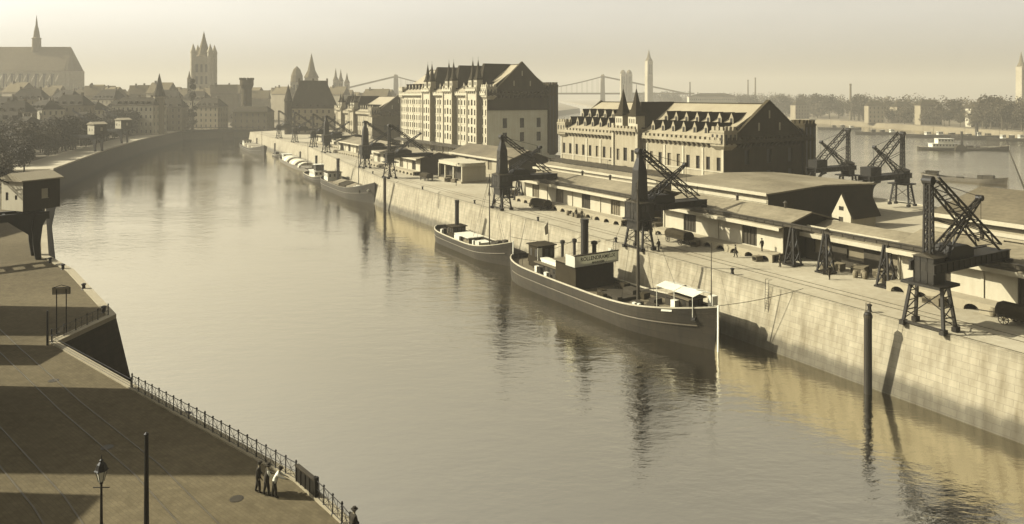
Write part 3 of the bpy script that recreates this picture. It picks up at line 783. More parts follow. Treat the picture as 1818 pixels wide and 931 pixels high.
# ------------------------------------------------------------------ goods sheds on the quay
def shed(s0, s1, t0, depth, label, eave=4.75, ridge=6.1, origin=None, door_step=8.4, platform=True, plat=2.3, near_m='tarp_dark', arches=True, wall_m='plaster', roof_m='felt_roof', far_off=0):
    L = s1-s0
    loc = origin or Q(s0, t0)
    t = thing('goods_shed', label, 'shed', loc, QA, 'goods sheds along the quay')
    n = max(1, int(L/door_step)); st = L/n; doors = []
    for i in range(n):
        y = (i+.5)*st; doors.append((L-y-1.35, L-y+1.35, 1.15, 4.0))
    f = MB(); wall(f, (0,L,0), (0,-1,0), (-1,0,0), L, eave, doors, .25)
    f.poly([(0,L,0),(depth,L,0),(depth,L,eave),(depth/2,L,ridge),(0,L,eave)]); f.poly([(depth,0,0),(depth,L,0),(depth,L,eave),(depth,0,eave)])
    for i in range(n*2+1):   # pilasters
        y = min(max(i*st/2-.13 if i % 2 == 0 else -9, .02), L-.3)
        if i % 2 == 0: f.box(-.14, 0, y, y+.28, 1.05, eave-.3)
    f.build('wall', wall_m, t)
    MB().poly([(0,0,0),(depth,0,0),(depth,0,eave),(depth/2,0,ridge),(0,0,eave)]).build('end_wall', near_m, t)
    for d in doors:
        m = MB(); pane(m, (0,L,0), (0,-1,0), (-1,0,0), d, .25)
        yc = L-(d[0]+d[1])/2
        for k in range(5): m.box(.15, .235, yc-1.3+k*.62, yc-1.2+k*.62, 1.2, 3.95)
        m.build('door', 'door_grey' if rnd.random() < .6 else 'wood_dark', t)
    r = MB(); o = 1.5
    k = (ridge-eave)/(depth/2)
    r.prism([(-o,-.5,eave-o*k),(depth/2,-.5,ridge),(depth+o*.5,-.5,eave-o*.5*k),(depth+o*.5,-.5,eave-o*.5*k+.22),(depth/2,-.5,ridge+.22),(-o,-.5,eave-o*k+.22)], (0,L+1.0,0))
    ro = r.build('roof', roof_m, t)
    MB().box(-o-.12, -o, -.5, L+.5, eave-o*k-.12, eave-o*k+.36).build('fascia', 'white_stone', ro)
    v = MB()
    for i in range(max(1, int(L/9))): v.lathe(depth*.5, 4+i*9, [(.22,ridge),(.22,ridge+.9),(.4,ridge+.9),(.1,ridge+1.2)], 8)
    v.build_each('roof_vent', 'iron_grey', ro)
    if platform:
        p = MB(); bay = 2.6; nb = int(L/bay); b = L/nb
        for i in range(nb):
            y0 = i*b; pts = [(-plat,y0,0)]
            c = y0+b/2; rr = .78
            pts.append((-plat,c-rr,0))
            for q in range(0, 9):
                a = math.pi-q*math.pi/8; pts.append((-plat, c+rr*math.cos(a), .12+.62*math.sin(a)))
            pts += [(-plat,c+rr,0),(-plat,y0+b,0),(-plat,y0+b,1.05),(-plat,y0,1.05)]
            p.prism(pts, (.35,0,0))
        p.box(-plat+.35, -.02, 0, L, .85, 1.05)
        p.build('loading_platform', 'concrete', t)
        MB().box(-plat+.9, -plat+1.0, .1, L-.1, .02, .85).build('shade_backing', 'black_hole', t)  # near-black sheet painting the darkness behind the platform arches
    return t
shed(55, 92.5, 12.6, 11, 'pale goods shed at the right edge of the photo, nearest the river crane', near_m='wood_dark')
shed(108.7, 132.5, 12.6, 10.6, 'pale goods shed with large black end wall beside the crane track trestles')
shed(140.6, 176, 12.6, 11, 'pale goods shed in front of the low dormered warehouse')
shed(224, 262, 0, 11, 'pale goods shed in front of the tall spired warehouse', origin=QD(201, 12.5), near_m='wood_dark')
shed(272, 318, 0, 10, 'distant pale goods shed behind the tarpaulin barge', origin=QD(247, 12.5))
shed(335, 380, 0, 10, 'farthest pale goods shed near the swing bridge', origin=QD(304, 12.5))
# second row
def block_shed(name, label, s0, s1, t0, depth, eave, ridge, wall_m, near_m, roof_m, holes=3, o=.8, asym=.5):
    t = thing(name, label, 'shed', Q(s0, t0), QA, 'sheds of the second row'); L = s1-s0
    hs = [(L*(i+.5)/holes-1.2, L*(i+.5)/holes+1.2, 1.1, 3.8) for i in range(holes)]
    f = MB(); wall(f, (0,L,0), (0,-1,0), (-1,0,0), L, eave, hs, .25); f.poly([(depth,0,0),(depth,L,0),(depth,L,eave),(depth,0,eave)])
    f.poly([(0,L,0),(depth,L,0),(depth,L,eave),(depth*asym,L,ridge),(0,L,eave)])
    f.build('wall', wall_m, t)
    MB().poly([(0,0,0),(depth,0,0),(depth,0,eave),(depth*asym,0,ridge),(0,0,eave)]).build('end_wall', near_m, t)
    for hh in hs: pane(MB(), (0,L,0), (0,-1,0), (-1,0,0), hh, .25).build('door', 'door_grey', t)
    r = MB(); k = (ridge-eave)/(depth*asym); k2 = (ridge-eave)/(depth*(1-asym))
    r.prism([(-o,-.4,eave-o*k),(depth*asym,-.4,ridge),(depth+o,-.4,eave-o*k2),(depth+o,-.4,eave-o*k2+.25),(depth*asym,-.4,ridge+.25),(-o,-.4,eave-o*k+.25)], (0,L+.8,0))
    ro = r.build('roof', roof_m, t)
    MB().box(-o-.1, -o, -.4, L+.4, eave-o*k-.15, eave-o*k+.4).build('fascia', 'white_stone', ro)
    MB().box(-.12, -.002, .2, L-.2, 4.2, 4.7).build('string_course', 'white_stone', t)
    return t
block_shed('flat_roofed_shed', 'flat roofed shed with long black end wall before the dormered warehouse gable', 126.5, 150, 30.5, 29, 5.7, 6.3, 'grey_stone', 'tarp_dark', 'felt_roof', 4)
block_shed('low_warehouse', 'low warehouse with broad grey roof behind the nearest crane', 52, 100, 33, 26, 6.0, 8.7, 'concrete', 'grey_stone', 'felt_roof_grey', 7)
block_shed('low_warehouse', 'small low warehouse with dark hipped end before the tall spired warehouse', 216, 252, 32, 13, 4.6, 7.0, 'concrete', 'tarp_dark', 'felt_roof_grey', 5)
block_shed('low_warehouse', 'long low shed between the goods sheds and the low dormered warehouse', 158, 205, 34, 9, 3.6, 4.6, 'house_grey', 'wood_dark', 'felt_roof', 8)
block_shed('open_shed', 'low shed with open front coloured as shadow set back between the two pale sheds behind the trestles', 93.3, 108.2, 16.6, 10, 3.5, 4.7, 'wood_dark', 'wood_dark', 'felt_roof', 3)  # dark wood walls stand in for the shadow inside an open hall
# small gabled hut with steep dark roof
hu = thing('gabled_hut', 'small hut with white gable and steep dark roof behind the crane track', 'hut', Q(118.6, 41.5), QA); hu.scale = (.85, .72, .95)
hm_ = MB(); wall(hm_, (0,5,0), (0,-1,0), (-1,0,0), 5, 2.3, [(1.8,3.0,0.02,2.0)], .15); hm_.poly([(0,0,2.3),(0,5,2.3),(0,2.5,6.0)]); hm_.poly([(0,0,0),(8,0,0),(8,0,2.3),(0,0,2.3)]).poly([(0,5,0),(8,5,0),(8,5,2.3),(0,5,2.3)])
hm_.build('wall', 'plaster', hu); pane(MB(), (0,5,0), (0,-1,0), (-1,0,0), (1.8,3.0,.02,2.0), .15).build('door', 'wood_dark', hu)
MB().prism([(.25,-.5,1.8),(.25,2.5,6.3),(.25,5.5,1.8),(.25,5.2,1.8),(.25,2.5,5.9),(.25,-.2,1.8)], (9.0,0,0)).build('roof', 'slate_dark', hu)
MB().box(-.05,-.002,1.9,3.1,3.2,3.9).build('window', 'glass', hu)
# round ended kiosk in the shed row
kq = QD(180.5, 14.5); ki = thing('goods_kiosk', 'round cornered open fronted shed with pale rim and dark inside', 'kiosk', kq, QA)
pts = [(0,0)]; KW, KL = 7.5, 15
def rounded(x0,x1,y0,y1,r,n=6):
    P = []
    for cx, cy, a0 in ((x1-r,y1-r,0),(x0+r,y1-r,90),(x0+r,y0+r,180),(x1-r,y0+r,270)):
        for k in range(n+1): a = R(a0+90*k/n); P.append((cx+r*math.cos(a), cy+r*math.sin(a)))
    return P
MB().prism([(x,y,4.3) for x,y in rounded(-.6,KW,-.6,KL,2.6)], (0,0,.85)).build('roof', 'plaster', ki)
kb = MB()
for y in (0, 5, 10, 14): kb.box(0,.5,y,y+.5,0,4.3).box(6.4,6.9,y,y+.5,0,4.3)
kb.box(.5,6.4,0.05,.4,0,4.3)
kb.build_each('pillar', 'white_stone', ki)
MB().box(2.0,6.3,.5,14,0,4.25).build('inner_wall', 'wood_dark', ki)
MB().box(-.4,6.9,-.3,14.6,0,.5).build('plinth', 'concrete', ki)

# ------------------------------------------------------------------ swing bridge
sb = thing('swing_bridge', 'low dark swing bridge closing the far end of the harbour', 'bridge', (-213, 474, 0))
b = MB()
for y in (-2.6, 2.6):
    b.box(-1, 60, y-.2, y+.2, -1.0, .45)
    b.truss((2,y,1.2),(52,y,1.2), 1.5, 1.5, 18, .14, .09, (0,1,0), .3)
b.build('girder', 'iron', sb)
MB().box(-1, 60, -2.5, 2.5, -.2, .1).build('deck', 'wood_dark', sb)
MB().lathe(30, 0, [(4,-9),(3.6,-1.0)], 16).build('pier', 'quay_dark', sb)
# ------------------------------------------------------------------ vessels: local x to the bow, z up from the water
def hull_shape(L, B, free, sb, ss):
    def b(u, z=1.0):
        if u > .40:
            k = (u-.40)/.60; e = 1.9 if z > .7 else 1.9-.5*(1-z)
            return max(.03, B/2*(1-k**e))
        if u < -.62:
            k = (-u-.62)/.38; return B/2*math.sqrt(max(.02, 1-(k*.93)**2))
        return B/2
    def h(u): return free+(sb*max(0,(u-.1)/.9)**2.0 if u > .1 else 0)+ss*max(0,-u)**2.6
    return b, h
def vessel(name, label, cat, bow, stern, B, free, sb, ss, m='hull_dark', group=None, stripe='canvas', deck_drop=.75):
    bow, stern = V((bow[0],bow[1],WZ)), V((stern[0],stern[1],WZ)); d = bow-stern; L = d.length
    t = thing(name, label, cat, (bow+stern)/2, math.atan2(d.y, d.x), group)
    b, h = hull_shape(L, B, free, sb, ss)
    N_ = 40; us = [-1+2*i/N_ for i in range(N_+1)]
    mb = MB(); rows = []
    for u in us:
        hh = h(u); r = []
        for z, kf in ((1.0,1.0),(.6,.99),(.25,.955),(0,.90),(-.35,.72)):
            zz = hh*z if z >= 0 else z*2.5
            x = u*L/2
            if u > .5: x -= (u-.5)/.5*(1-max(z,0))*L*.012
            r.append((x, b(u, z)*kf, zz))
        rows.append(r)
    for side in (1, -1):
        k = len(mb.v); n = 5
        for r in rows: mb.v += [(x, y*side, z) for x,y,z in r]
        for i in range(N_):
            for j in range(n-1):
                q = (k+i*n+j, k+(i+1)*n+j, k+(i+1)*n+j+1, k+i*n+j+1); mb.f.append(q if side < 0 else q[::-1])
    for r in (rows[0], rows[-1]):
        mb.poly([(x,y,z) for x,y,z in r]+[(x,-y,z) for x,y,z in reversed(r)])
    hl = mb.build('hull', m, t, normals=False, smooth=False)
    # gunwale rail
    g = MB()
    for side in (1, -1):
        for i in range(N_):
            P = []
            for u in (us[i], us[i+1]):
                bb = b(u); x = u*L/2; P.append([(x,(bb+.05)*side,h(u)-.11),(x,(bb+.05)*side,h(u)+.05),(x,max(bb-.14,.005)*side,h(u)+.05),(x,max(bb-.14,.005)*side,h(u)-.11)])
            g.hexa([*P[0], *P[1]])
    g.build('gunwale', stripe, t)
    for side in (1, -1):
        rb = MB()
        for i in range(3, N_-2):
            P = []
            for u in (us[i], us[i+1]):
                bb = b(u,.6)*.985; x = u*L/2; z = h(u)*.55; P.append([(x,(bb+.07)*side,z-.06),(x,(bb+.07)*side,z+.06),(x,(bb-.1)*side,z+.06),(x,(bb-.1)*side,z-.06)])
            rb.hexa([*P[0], *P[1]])
        rb.build('rubbing_strake', 'hull_grey', t)
    dk = MB()
    for i in range(N_):
        u0, u1 = us[i], us[i+1]
        dk.poly([(u0*L/2,-b(u0)*.98,h(u0)-deck_drop),(u1*L/2,-b(u1)*.98,h(u1)-deck_drop),(u1*L/2,b(u1)*.98,h(u1)-deck_drop),(u0*L/2,b(u0)*.98,h(u0)-deck_drop)])
    dk.build('deck', 'deck', t)
    MB().bar((L/2+.02,0,-.4),(L/2+.06,0,h(1)+.15),.16,.2).build('stem', 'white_paint' if stripe == 'canvas' else m, t)
    return t, L, (lambda u: h(u)-deck_drop), b
def funnel(t, x, y, z0, z1, r, m='iron', rake=.0):
    f = MB().tube((x,y,z0),(x-rake,y,z1),r,r,14).tube((x-rake*.9,y,z1-.5),(x-rake,y,z1+.05),r*1.12,r*1.12,14).build('funnel', m, t)
    MB().tube((x+r+.25,y,z0),(x+r+.25,y,z0+(z1-z0)*.8),.08,n=6).build('steam_pipe', 'iron', f)
def mast(t, x, y, z0, z1, r=.14, stays=True, L=8):
    m = MB().tube((x,y,z0),(x,y,z1),r,r*.55,8).build('mast', 'wood_dark', t)
    if stays:
        s = MB()
        for dx, dy in ((L,0),(-L,0),(0,3),(0,-3)): s.tube((x,y,z1-.6),(x+dx,y+dy,z0),.025,n=4)
        s.build('rigging', 'iron', m)
def deckhouse(t, x0, x1, w, z0, z1, m='wood_dark', roof='tarp_dark', nwin=4, name='deckhouse', wm='glass'):
    o = MB().box(x0,x1,-w/2,w/2,z0,z1).build(name, m, t)
    MB().box(x0-.3,x1+.3,-w/2-.3,w/2+.3,z1,z1+.14).build('roof', roof, o)
    p = MB()
    for i in range(nwin):
        x = x0+(x1-x0)*(i+.5)/nwin
        for s in (-1,1): p.box(x-.28,x+.28,s*w/2-.03,s*w/2+.03,z0+(z1-z0)*.5,z0+(z1-z0)*.85)
    for i in range(3):
        y = -w/2+w*(i+.5)/3; p.box(x1-.03,x1+.03,y-.3,y+.3,z0+(z1-z0)*.5,z0+(z1-z0)*.85)
    p.build_each('window', wm, o)
    return o
def clutter(t, pts, m='wood_dark'):
    c = MB()
    for x, y, z, a, b_, h in pts: c.box(x-a/2,x+a/2,y-b_/2,y+b_/2,z,z+h)
    return c.build_each('deck_crate', m, t)
def lettering(t, text, size, loc, rot, m='iron', name='lettering'):
    cu = bpy.data.curves.new(name, 'FONT'); cu.body = text; cu.size = size; cu.align_x = 'CENTER'; cu.align_y = 'CENTER'; cu.extrude = .006; cu.offset = .016
    tmp = bpy.data.objects.new(name, cu); COL.objects.link(tmp); me = bpy.data.meshes.new_from_object(tmp.evaluated_get(bpy.context.evaluated_depsgraph_get())); bpy.data.objects.remove(tmp)
    me.materials.clear(); me.materials.append(MATS[m]); o = bpy.data.objects.new(name, me); COL.objects.link(o); o.parent = t; o.location = loc; o.rotation_euler = rot
    return o

# main steamer
t, L, dz, bb = vessel('steamer', 'large river steamer with tall black funnel and lettered white bridge screen', 'steamer', (23.7,84.6), (1.2,120.6), 8.2, 3.1, 2.1, .5, 'hull_dark')
def P(p): return L/2-p          # metres back from the bow -> local x
funnel(t, P(25.4), .3, 2.3, 11.6, .56)
br = MB().box(P(27.4), P(22.6), -3.4, 3.4, 2.3, 5.9).build('bridge_house', 'tarp_dark', t)
MB().box(P(27.6), P(22.2), -3.8, 3.8, 5.9, 6.05).build('roof', 'deck', br)
sc = MB().box(P(22.25), P(22.15), -3.9, 3.9, 5.75, 7.25).box(P(24.3), P(22.25), -3.9, -3.8, 5.75, 7.25).box(P(24.3), P(22.25), 3.8, 3.9, 5.75, 7.25).build('bridge_screen', 'thin_canvas', br)
MB().box(P(22.3), P(22.1), -3.95, 3.95, 7.25, 7.4).build('hand_rail', 'wood_dark', sc)
lettering(sc, 'ROLLENDRAMLUX', .74, (P(22.145), .2, 6.72), (R(90), 0, R(90)))
lettering(sc, 'MANNHEIM', .42, (P(22.145), .2, 6.1), (R(90), 0, R(90)))
MB().tube((P(24.8), 1.6, 6.05), (P(24.8), 1.6, 7.9), .32, .32, 10).lathe(P(24.8), 1.6, [(.32,7.9),(.5,8.0),(.45,8.4),(.1,8.5)], 10).build('ventilator', 'iron', t)
wh_ = deckhouse(t, P(37.4), P(34.6), 3.0, 2.9, 6.2, 'tarp_dark', 'tarp_dark', 2, 'wheelhouse')
MB().box(P(34.56), P(34.5), -1.75, -.9, 3.2, 6.0).build('door', 'white_paint', wh_)
deckhouse(t, P(34.3), P(29.0), 4.2, 2.4, 4.0, 'wood_dark', 'deck', 4, 'engine_casing')
mast(t, P(13.6), 0, 2.3, 18.5, .24, True, 9)
MB().bar((P(13.2),0,4.2),(P(5.6),.6,6.3),.16).build('derrick_boom', 'wood_dark', t)
# fore deck awning
aw = MB()
for k in range(6):
    for a0, a1 in ((-1.6,0),(0,1.6)):
        x0, x1 = P(8.6)+k*1.05, P(8.6)+(k+1)*1.05
        za = lambda x, y: 6.35-abs(y)*.22-.12*math.sin((x-P(8.6))*3)**2
        aw.poly([(x0,a0,za(x0,a0)),(x1,a0,za(x1,a0)),(x1,a1,za(x1,a1)),(x0,a1,za(x0,a1))])
ao = aw.build('awning', 'white_paint', t)
so_ = ao.modifiers.new('cloth', 'SOLIDIFY'); so_.thickness = .04
ap = MB()
for x in (P(8.5), P(5.5), P(2.5)):
    for y in (-1.5, 1.5): ap.tube((x,y,3.2),(x,y,5.95),.05,n=6)
ap.build_each('awning_post', 'white_paint', ao)
deckhouse(t, P(6.3), P(3.4), 2.4, 3.6, 5.3, 'wood_dark', 'deck', 2, 'fore_cabin')
MB().box(P(5.6), P(4.9), -2.0, -1.3, 3.7, 5.0).build('locker', 'white_paint', t)
MB().tube((P(1.0),0,4.2),(P(1.0),0,12.4),.07,.04,6).build('jackstaff', 'wood_dark', t)
MB().box(P(1.9),P(1.2),.4,1.3,4.5,6.0).build('locker', 'white_paint', t)
clutter(t, [(P(12),-1.5,2.35,1.2,1.0,.9),(P(11.2),.8,2.35,1.0,1.4,1.1),(P(10.2),-.6,2.4,1.5,.8,.8),(P(15.2),-2.2,2.3,1.1,.8,.9),(P(9.6),1.8,2.5,.9,.9,1.2),(P(16.4),1.4,2.3,2.0,1.4,1.2),(P(28.4),-2.6,2.4,.8,.8,1.1)])
clutter(t, [(P(11.6),-2.4,2.3,.5,.4,1.0),(P(10.4),-2.7,2.4,.35,.35,1.1),(P(30.6),-2.8,2.4,.7,.5,.9),(P(33.2),-2.7,2.5,.6,.6,1.2)], 'white_paint')
clutter(t, [(P(17.8),-2.6,2.3,1.3,.7,.8),(P(18.6),1.9,2.3,1.2,1.0,1.4),(P(19.6),-1.2,2.3,1.0,.9,.7),(P(20.4),2.4,2.3,.8,.7,1.1),(P(8.4),-2.3,2.6,.8,.6,.8),(P(14.4),1.9,2.3,.9,1.1,1.0),(P(31.5),2.0,2.4,1.2,1.0,1.0),(P(39.2),0.6,2.9,1.1,1.4,.8)], 'tarp_dark')
MB().box(P(19.8),P(14.8),-1.7,1.7,2.3,2.9).build('hatch', 'wood_dark', t)
for y_ in (-1.1, 1.1): MB().tube((P(28.9),y_,5.0),(P(28.9),y_,7.6),.22,.22,8).lathe(P(28.9),y_,[(.22,7.6),(.4,7.7),(.36,8.1),(.1,8.2)],8).build('ventilator', 'iron', t)
MB().prism([(P(33.5),-1.7,4.15),(P(29.5),-1.7,4.15),(P(29.2),-1.7,4.7),(P(33.9),-1.7,4.7)], (0,1.3,0)).build('ship_boat', 'white_paint', t)
for q, side in ((1.6,-1),):
    MB().tube((P(2.2),-1.35,3.35),(P(2.6),-1.5,3.35),.22,n=10).build('hawse_pipe', 'iron', t)
MB().poly([(P(6.2),-bb(1-2*6.2/L)-.03,3.62),(P(4.9),-bb(1-2*4.9/L)-.03,3.78),(P(4.9),-bb(1-2*4.9/L)-.01,4.02),(P(6.2),-bb(1-2*6.2/L)-.01,3.86)]).build('name_board', 'white_paint', t)
st = MB().tube((P(35.5),1.2,3.0),(P(36.0),1.2,9.8),.06,.03,6).build('flagstaff', 'wood_dark', t)
MB().prism([(P(36.0),1.2,9.6),(P(37.0),1.25,8.6),(P(36.7),1.2,7.4),(P(35.85),1.2,7.8)], (0,.03,0)).build('flag', 'tarp_dark', st)
rail = MB()
for x in (P(40.5), P(39), P(37.8)):
    for y in (-2.4, 2.4): rail.tube((x,y,2.9),(x,y,4.4),.035,n=5)
rail.build_each('rail_stanchion', 'iron', t)

# second steamer
t, L, dz, bb = vessel('steamer', 'smaller river steamer with thin funnel moored astern of the large one', 'steamer', (.2,126.4), (-14.6,152), 6.2, 2.3, 2.1, .5, 'hull_dark')
def P(p): return L/2-p
funnel(t, P(22.6), .2, 1.6, 8.7, .42)
w2 = deckhouse(t, P(23.6), P(21.0), 2.7, 1.5, 3.7, 'tarp_dark', 'tarp_dark', 3, 'wheelhouse')
deckhouse(t, P(19.6), P(14.2), 2.8, 1.7, 2.7, 'wood_mid', 'white_paint', 4, 'cabin_skylight')
mast(t, P(8.6), 0, 1.8, 15.2, .13, True, 7)
MB().box(P(12.6), P(10), -1.2, 1.2, 1.8, 2.5).build('hatch', 'white_paint', t)
clutter(t, [(P(5.2),-.8,2.5,1.2,.8,.9),(P(4.2),.8,2.7,.8,.8,1.2),(P(25.2),-1.4,1.9,1,.8,1),(P(6.8),1,2.2,1,1,1.1),(P(3),0,3.1,.8,.6,.9)])
clutter(t, [(P(11.2),-1.9,1.8,.4,.4,1.1),(P(9.2),-1.8,1.8,.4,.4,1.2),(P(24.4),-2.2,1.8,.6,.5,1.1),(P(18),-1.9,1.8,2.2,.4,.9)], 'white_paint')
MB().tube((P(1),0,3.6),(P(.9),0,7.5),.05,.03,5).build('jackstaff', 'wood_dark', t)

# big dark barge further up, with small craft beyond
t, L, dz, bb = vessel('barge', 'dark high bowed barge with cluttered deck behind the black mooring post', 'barge', (-37.4,200), (-60,240), 8.4, 3.0, 2.8, .5, 'hull_dark', stripe='hull_grey')
def P(p): return L/2-p
for k in range(4): MB().prism([(P(11+k*6.6),-2.6,2.6),(P(11+k*6.6),-2.6,3.2),(P(11+k*6.6),0,3.9),(P(11+k*6.6),2.6,3.2),(P(11+k*6.6),2.6,2.6)], (5.6,0,0)).build('hatch_cover', 'wood_mid' if k % 2 else 'tarp_dark', t)
deckhouse(t, P(43), P(38.5), 4.4, 2.4, 5.0, 'white_paint', 'tarp_dark', 3, 'wheelhouse')
funnel(t, P(36.5), .5, 2.4, 9.6, .5)
mast(t, P(14), 0, 2.4, 13.5, .13, True, 7)
clutter(t, [(P(6),-1,3.2,1.4,1,1.2),(P(4.4),1,3.8,1.2,1.2,1.0),(P(8.2),.6,3,1,1.6,1.3),(P(3),0,4.2,.8,1,1.0)])
clutter(t, [(P(7.4),-2.2,3,1,.8,1.4),(P(9.6),-2.4,2.8,.8,.8,1.2),(P(5),2,3.5,.9,.9,1.2)], 'white_paint')
MB().tube((P(2),-1,3.6),(P(1.2),-1.6,3.6),.25,n=8).build('hawse_pipe', 'white_paint', t)

t, L, dz, bb = vessel('tug', 'small tug with white cabin moored before the tarpaulin barge', 'tug', (-62.5,246.5), (-74,268), 5.6, 1.6, 1.2, .4, 'hull_dark')
def P(p): return L/2-p
deckhouse(t, P(15), P(7), 4.0, 1.2, 3.4, 'white_paint', 'white_paint', 5)
deckhouse(t, P(11), P(8), 2.8, 3.6, 5.6, 'wood_dark', 'white_paint', 2, 'wheelhouse')
funnel(t, P(13.2), 0, 3.4, 8.4, .42); mast(t, P(5), 0, 1.2, 10, .1, False)
MB().box(P(22), P(16), -2.2, 2.2, 3.2, 3.3).build('awning', 'tarp_dark', t)

t, L, dz, bb = vessel('barge', 'long low barge under pale striped tarpaulins', 'barge', (-76.5,281), (-104,337), 8, 1.5, 1.2, .5, 'hull_grey', stripe='hull_grey')
def P(p): return L/2-p
for k in range(9):
    x0 = P(13+k*4.6); pts = [(x0, 3.4*math.cos(a), 1.2+2.0*math.sin(a)) for a in [i*math.pi/8 for i in range(9)]]
    MB().prism(pts, (3.9,0,0)).build('tarpaulin', ('canvas','tarp_dark')[k % 2] if k not in (3,7) else 'white_paint', t)
deckhouse(t, P(60), P(55.5), 3.6, 1.0, 3.0, 'white_paint', 'white_paint', 3, 'cabin'); mast(t, P(8), 0, 1.2, 11, .12, False)

t, L, dz, bb = vessel('barge', 'farthest dark barge moored close to the swing bridge', 'barge', (-122,362), (-152,418), 8.2, 2.4, 2.6, .5, 'hull_dark', stripe='hull_grey')
def P(p): return L/2-p
for k in range(6): MB().box(P(14+k*6.6)-2.4, P(14+k*6.6)+2.4, -2.8, 2.8, 1.6, 3.4).build('hatch_cover', 'wood_mid' if k % 2 == 0 else 'canvas', t)
deckhouse(t, P(58), P(52), 4, 1.8, 4.6, 'white_paint', 'tarp_dark', 3, 'wheelhouse'); mast(t, P(7), 0, 2, 12, .14, False)
t, L, dz, bb = vessel('rowing_boat', 'small dark workboat tied up beside the farthest barge', 'boat', (-111.5,352), (-117,361), 2.6, .9, .5, .3, 'hull_dark', stripe='canvas', deck_drop=.35)
MB().box(-2,2.2,-.8,.8,.5,2.3).build('cabin', 'wood_dark', t)

# river traffic
t, L, dz, bb = vessel('paddle_steamer', 'white river steamer under way in mid stream', 'steamer', (268,396), (222,402), 7, 1.3, 1.3, .5, 'hull_dark')
def P(p): return L/2-p
deckhouse(t, P(40), P(27), 5.4, .8, 3.4, 'white_paint', 'white_paint', 8); deckhouse(t, P(37), P(29), 4.6, 3.5, 6.0, 'white_paint', 'white_paint', 5, 'upper_deck')
MB().lathe(P(24), 0, [(.1,.8)], 3) ; funnel(t, P(24), 0, .8, 10, .6); mast(t, P(38.5), 0, 5, 13, .12, False); mast(t, P(11), 0, .8, 9, .1, False)
for s in (-1, 1): MB().prism([(P(26.5)+3.2*math.cos(a)*.9, s*3.2, .2+3.0*math.sin(a)) for a in [i*math.pi/8 for i in range(9)]], (0,s*1.8,0)).build('paddle_box', 'wood_dark', t)
clutter(t, [(P(20),0,.8,3,2,1.6),(P(16),0.4,.8,2,2,1.2),(P(8),0,.8,4,3,.9),(P(4),0,1.4,1,1,1)])
t, L, dz, bb = vessel('barge', 'single dark barge drifting on the river, right of the cranes', 'barge', (164,243), (146,262), 4.6, 1.2, 1.2, .9, 'hull_grey', stripe='hull_grey')
def P(p): return L/2-p
deckhouse(t, P(24.5), P(21), 2.8, .9, 2.8, 'tarp_dark', 'tarp_dark', 2, 'cabin')
clutter(t, [(P(5.5),0,1.1,3,2.6,1.6),(P(8),0,.8,1.4,1.6,1.8),(P(14),0,.6,2,1.4,1.0)])
MB().box(P(20),P(9),-1.6,1.6,.5,.9).build('hatch_cover', 'wood_mid', t)
k = 0
for (x, D, Lb, hgt, lb) in ((1560,560,34,1.6,'dark barge lying off the far bank with small masts'),(1660,520,40,1.8,'long barge moored at the far bank behind the white steamer'),
        (1730,495,30,2.4,'dark stubby vessel with chimney at the far bank right of the white steamer'),(1790,480,26,1.5,'low dark barge at the far bank by the right edge'),(1490,640,36,1.6,'thin dark barge at the far bank above the river cranes'),
        (1400,790,36,1.5,'pale distant barge on the river behind the warehouse turret')):
    x0 = atx(x, D)
    t, L, dz, bb = vessel('barge', lb, 'barge', (x0-Lb/2, D+2), (x0+Lb/2, D-2), 5.5, hgt, .6, .4, 'hull_dark', 'boats along the far river bank', 'hull_grey')
    for q in range(3): deckhouse(t, -L*.32+q*L*.2, -L*.24+q*L*.2, 3.4, hgt-.3, hgt+rnd.uniform(1.2, 2.6), rnd.choice(['white_paint','wood_dark','wood_mid']), 'canvas', 2, 'cabin')
    mast(t, L*.2, 0, 1, rnd.uniform(7, 11), .12, False)
    if k == 2: funnel(t, -L*.05, 0, 1, 10.5, .9)
    k += 1
# ------------------------------------------------------------------ trees
def tree_meshes(seed, h, r, n, leaf, m, trunk_h=.32, narrow=1.0):
    q = random.Random(seed); k = MB()
    lobes = []
    nl = 9
    for i in range(nl):
        a = q.uniform(0, 6.283); rr = r*q.uniform(.2, .62)*narrow; z = h*q.uniform(.26, .84)
        lobes.append((rr*math.cos(a), rr*math.sin(a), z, r*q.uniform(.34, .52)*narrow))
    lobes.append((0, 0, h*.84, r*.42*narrow)); lobes.append((0, 0, h*.6, r*.55*narrow))
    for i in range(n):
        x, y, z, s = q.choice(lobes)
        d = V((q.gauss(0,1), q.gauss(0,1), q.gauss(0,1))).normalized()
        c = V((x, y, z))+V((d.x, d.y, d.z*.85))*s*(q.random()**.35)*1.08
        nrm = (d+V((q.gauss(0,.6), q.gauss(0,.6), q.gauss(0,.6)+.3))).normalized()
        a = nrm.cross(V((q.gauss(0,1), q.gauss(0,1), q.gauss(0,1)))).normalized()*leaf*q.uniform(.5, 1.1); b = nrm.cross(a)*q.uniform(.6, 1)
        k.poly([c-a*.5-b*.2, c+a*.1-b*.55, c+a*.55, c+b*.5-a*.1])
    cr = bpy.data.meshes.new('crown'); cr.from_pydata(k.v, [], k.f); cr.materials.append(MATS[m])
    t = MB(); t.tube((0,0,-.2),(0.1,0,h*.5), h*.028, h*.014, 7)
    for x, y, z, s in lobes[:6]: t.tube((.05,0,h*q.uniform(.28,.45)),(x,y,z), h*.011, h*.004, 5)
    tr = bpy.data.meshes.new('trunk'); tr.from_pydata(t.v, [], t.f); tr.materials.append(MATS['bark'])
    return cr, tr
TREES = [tree_meshes(i, 10, 4.6, 1500, .72, ('leaf','leaf','leaf_light')[i % 3]) for i in range(6)]
POPLAR = tree_meshes(40, 18, 3.0, 1300, .8, 'leaf', .2, .6)
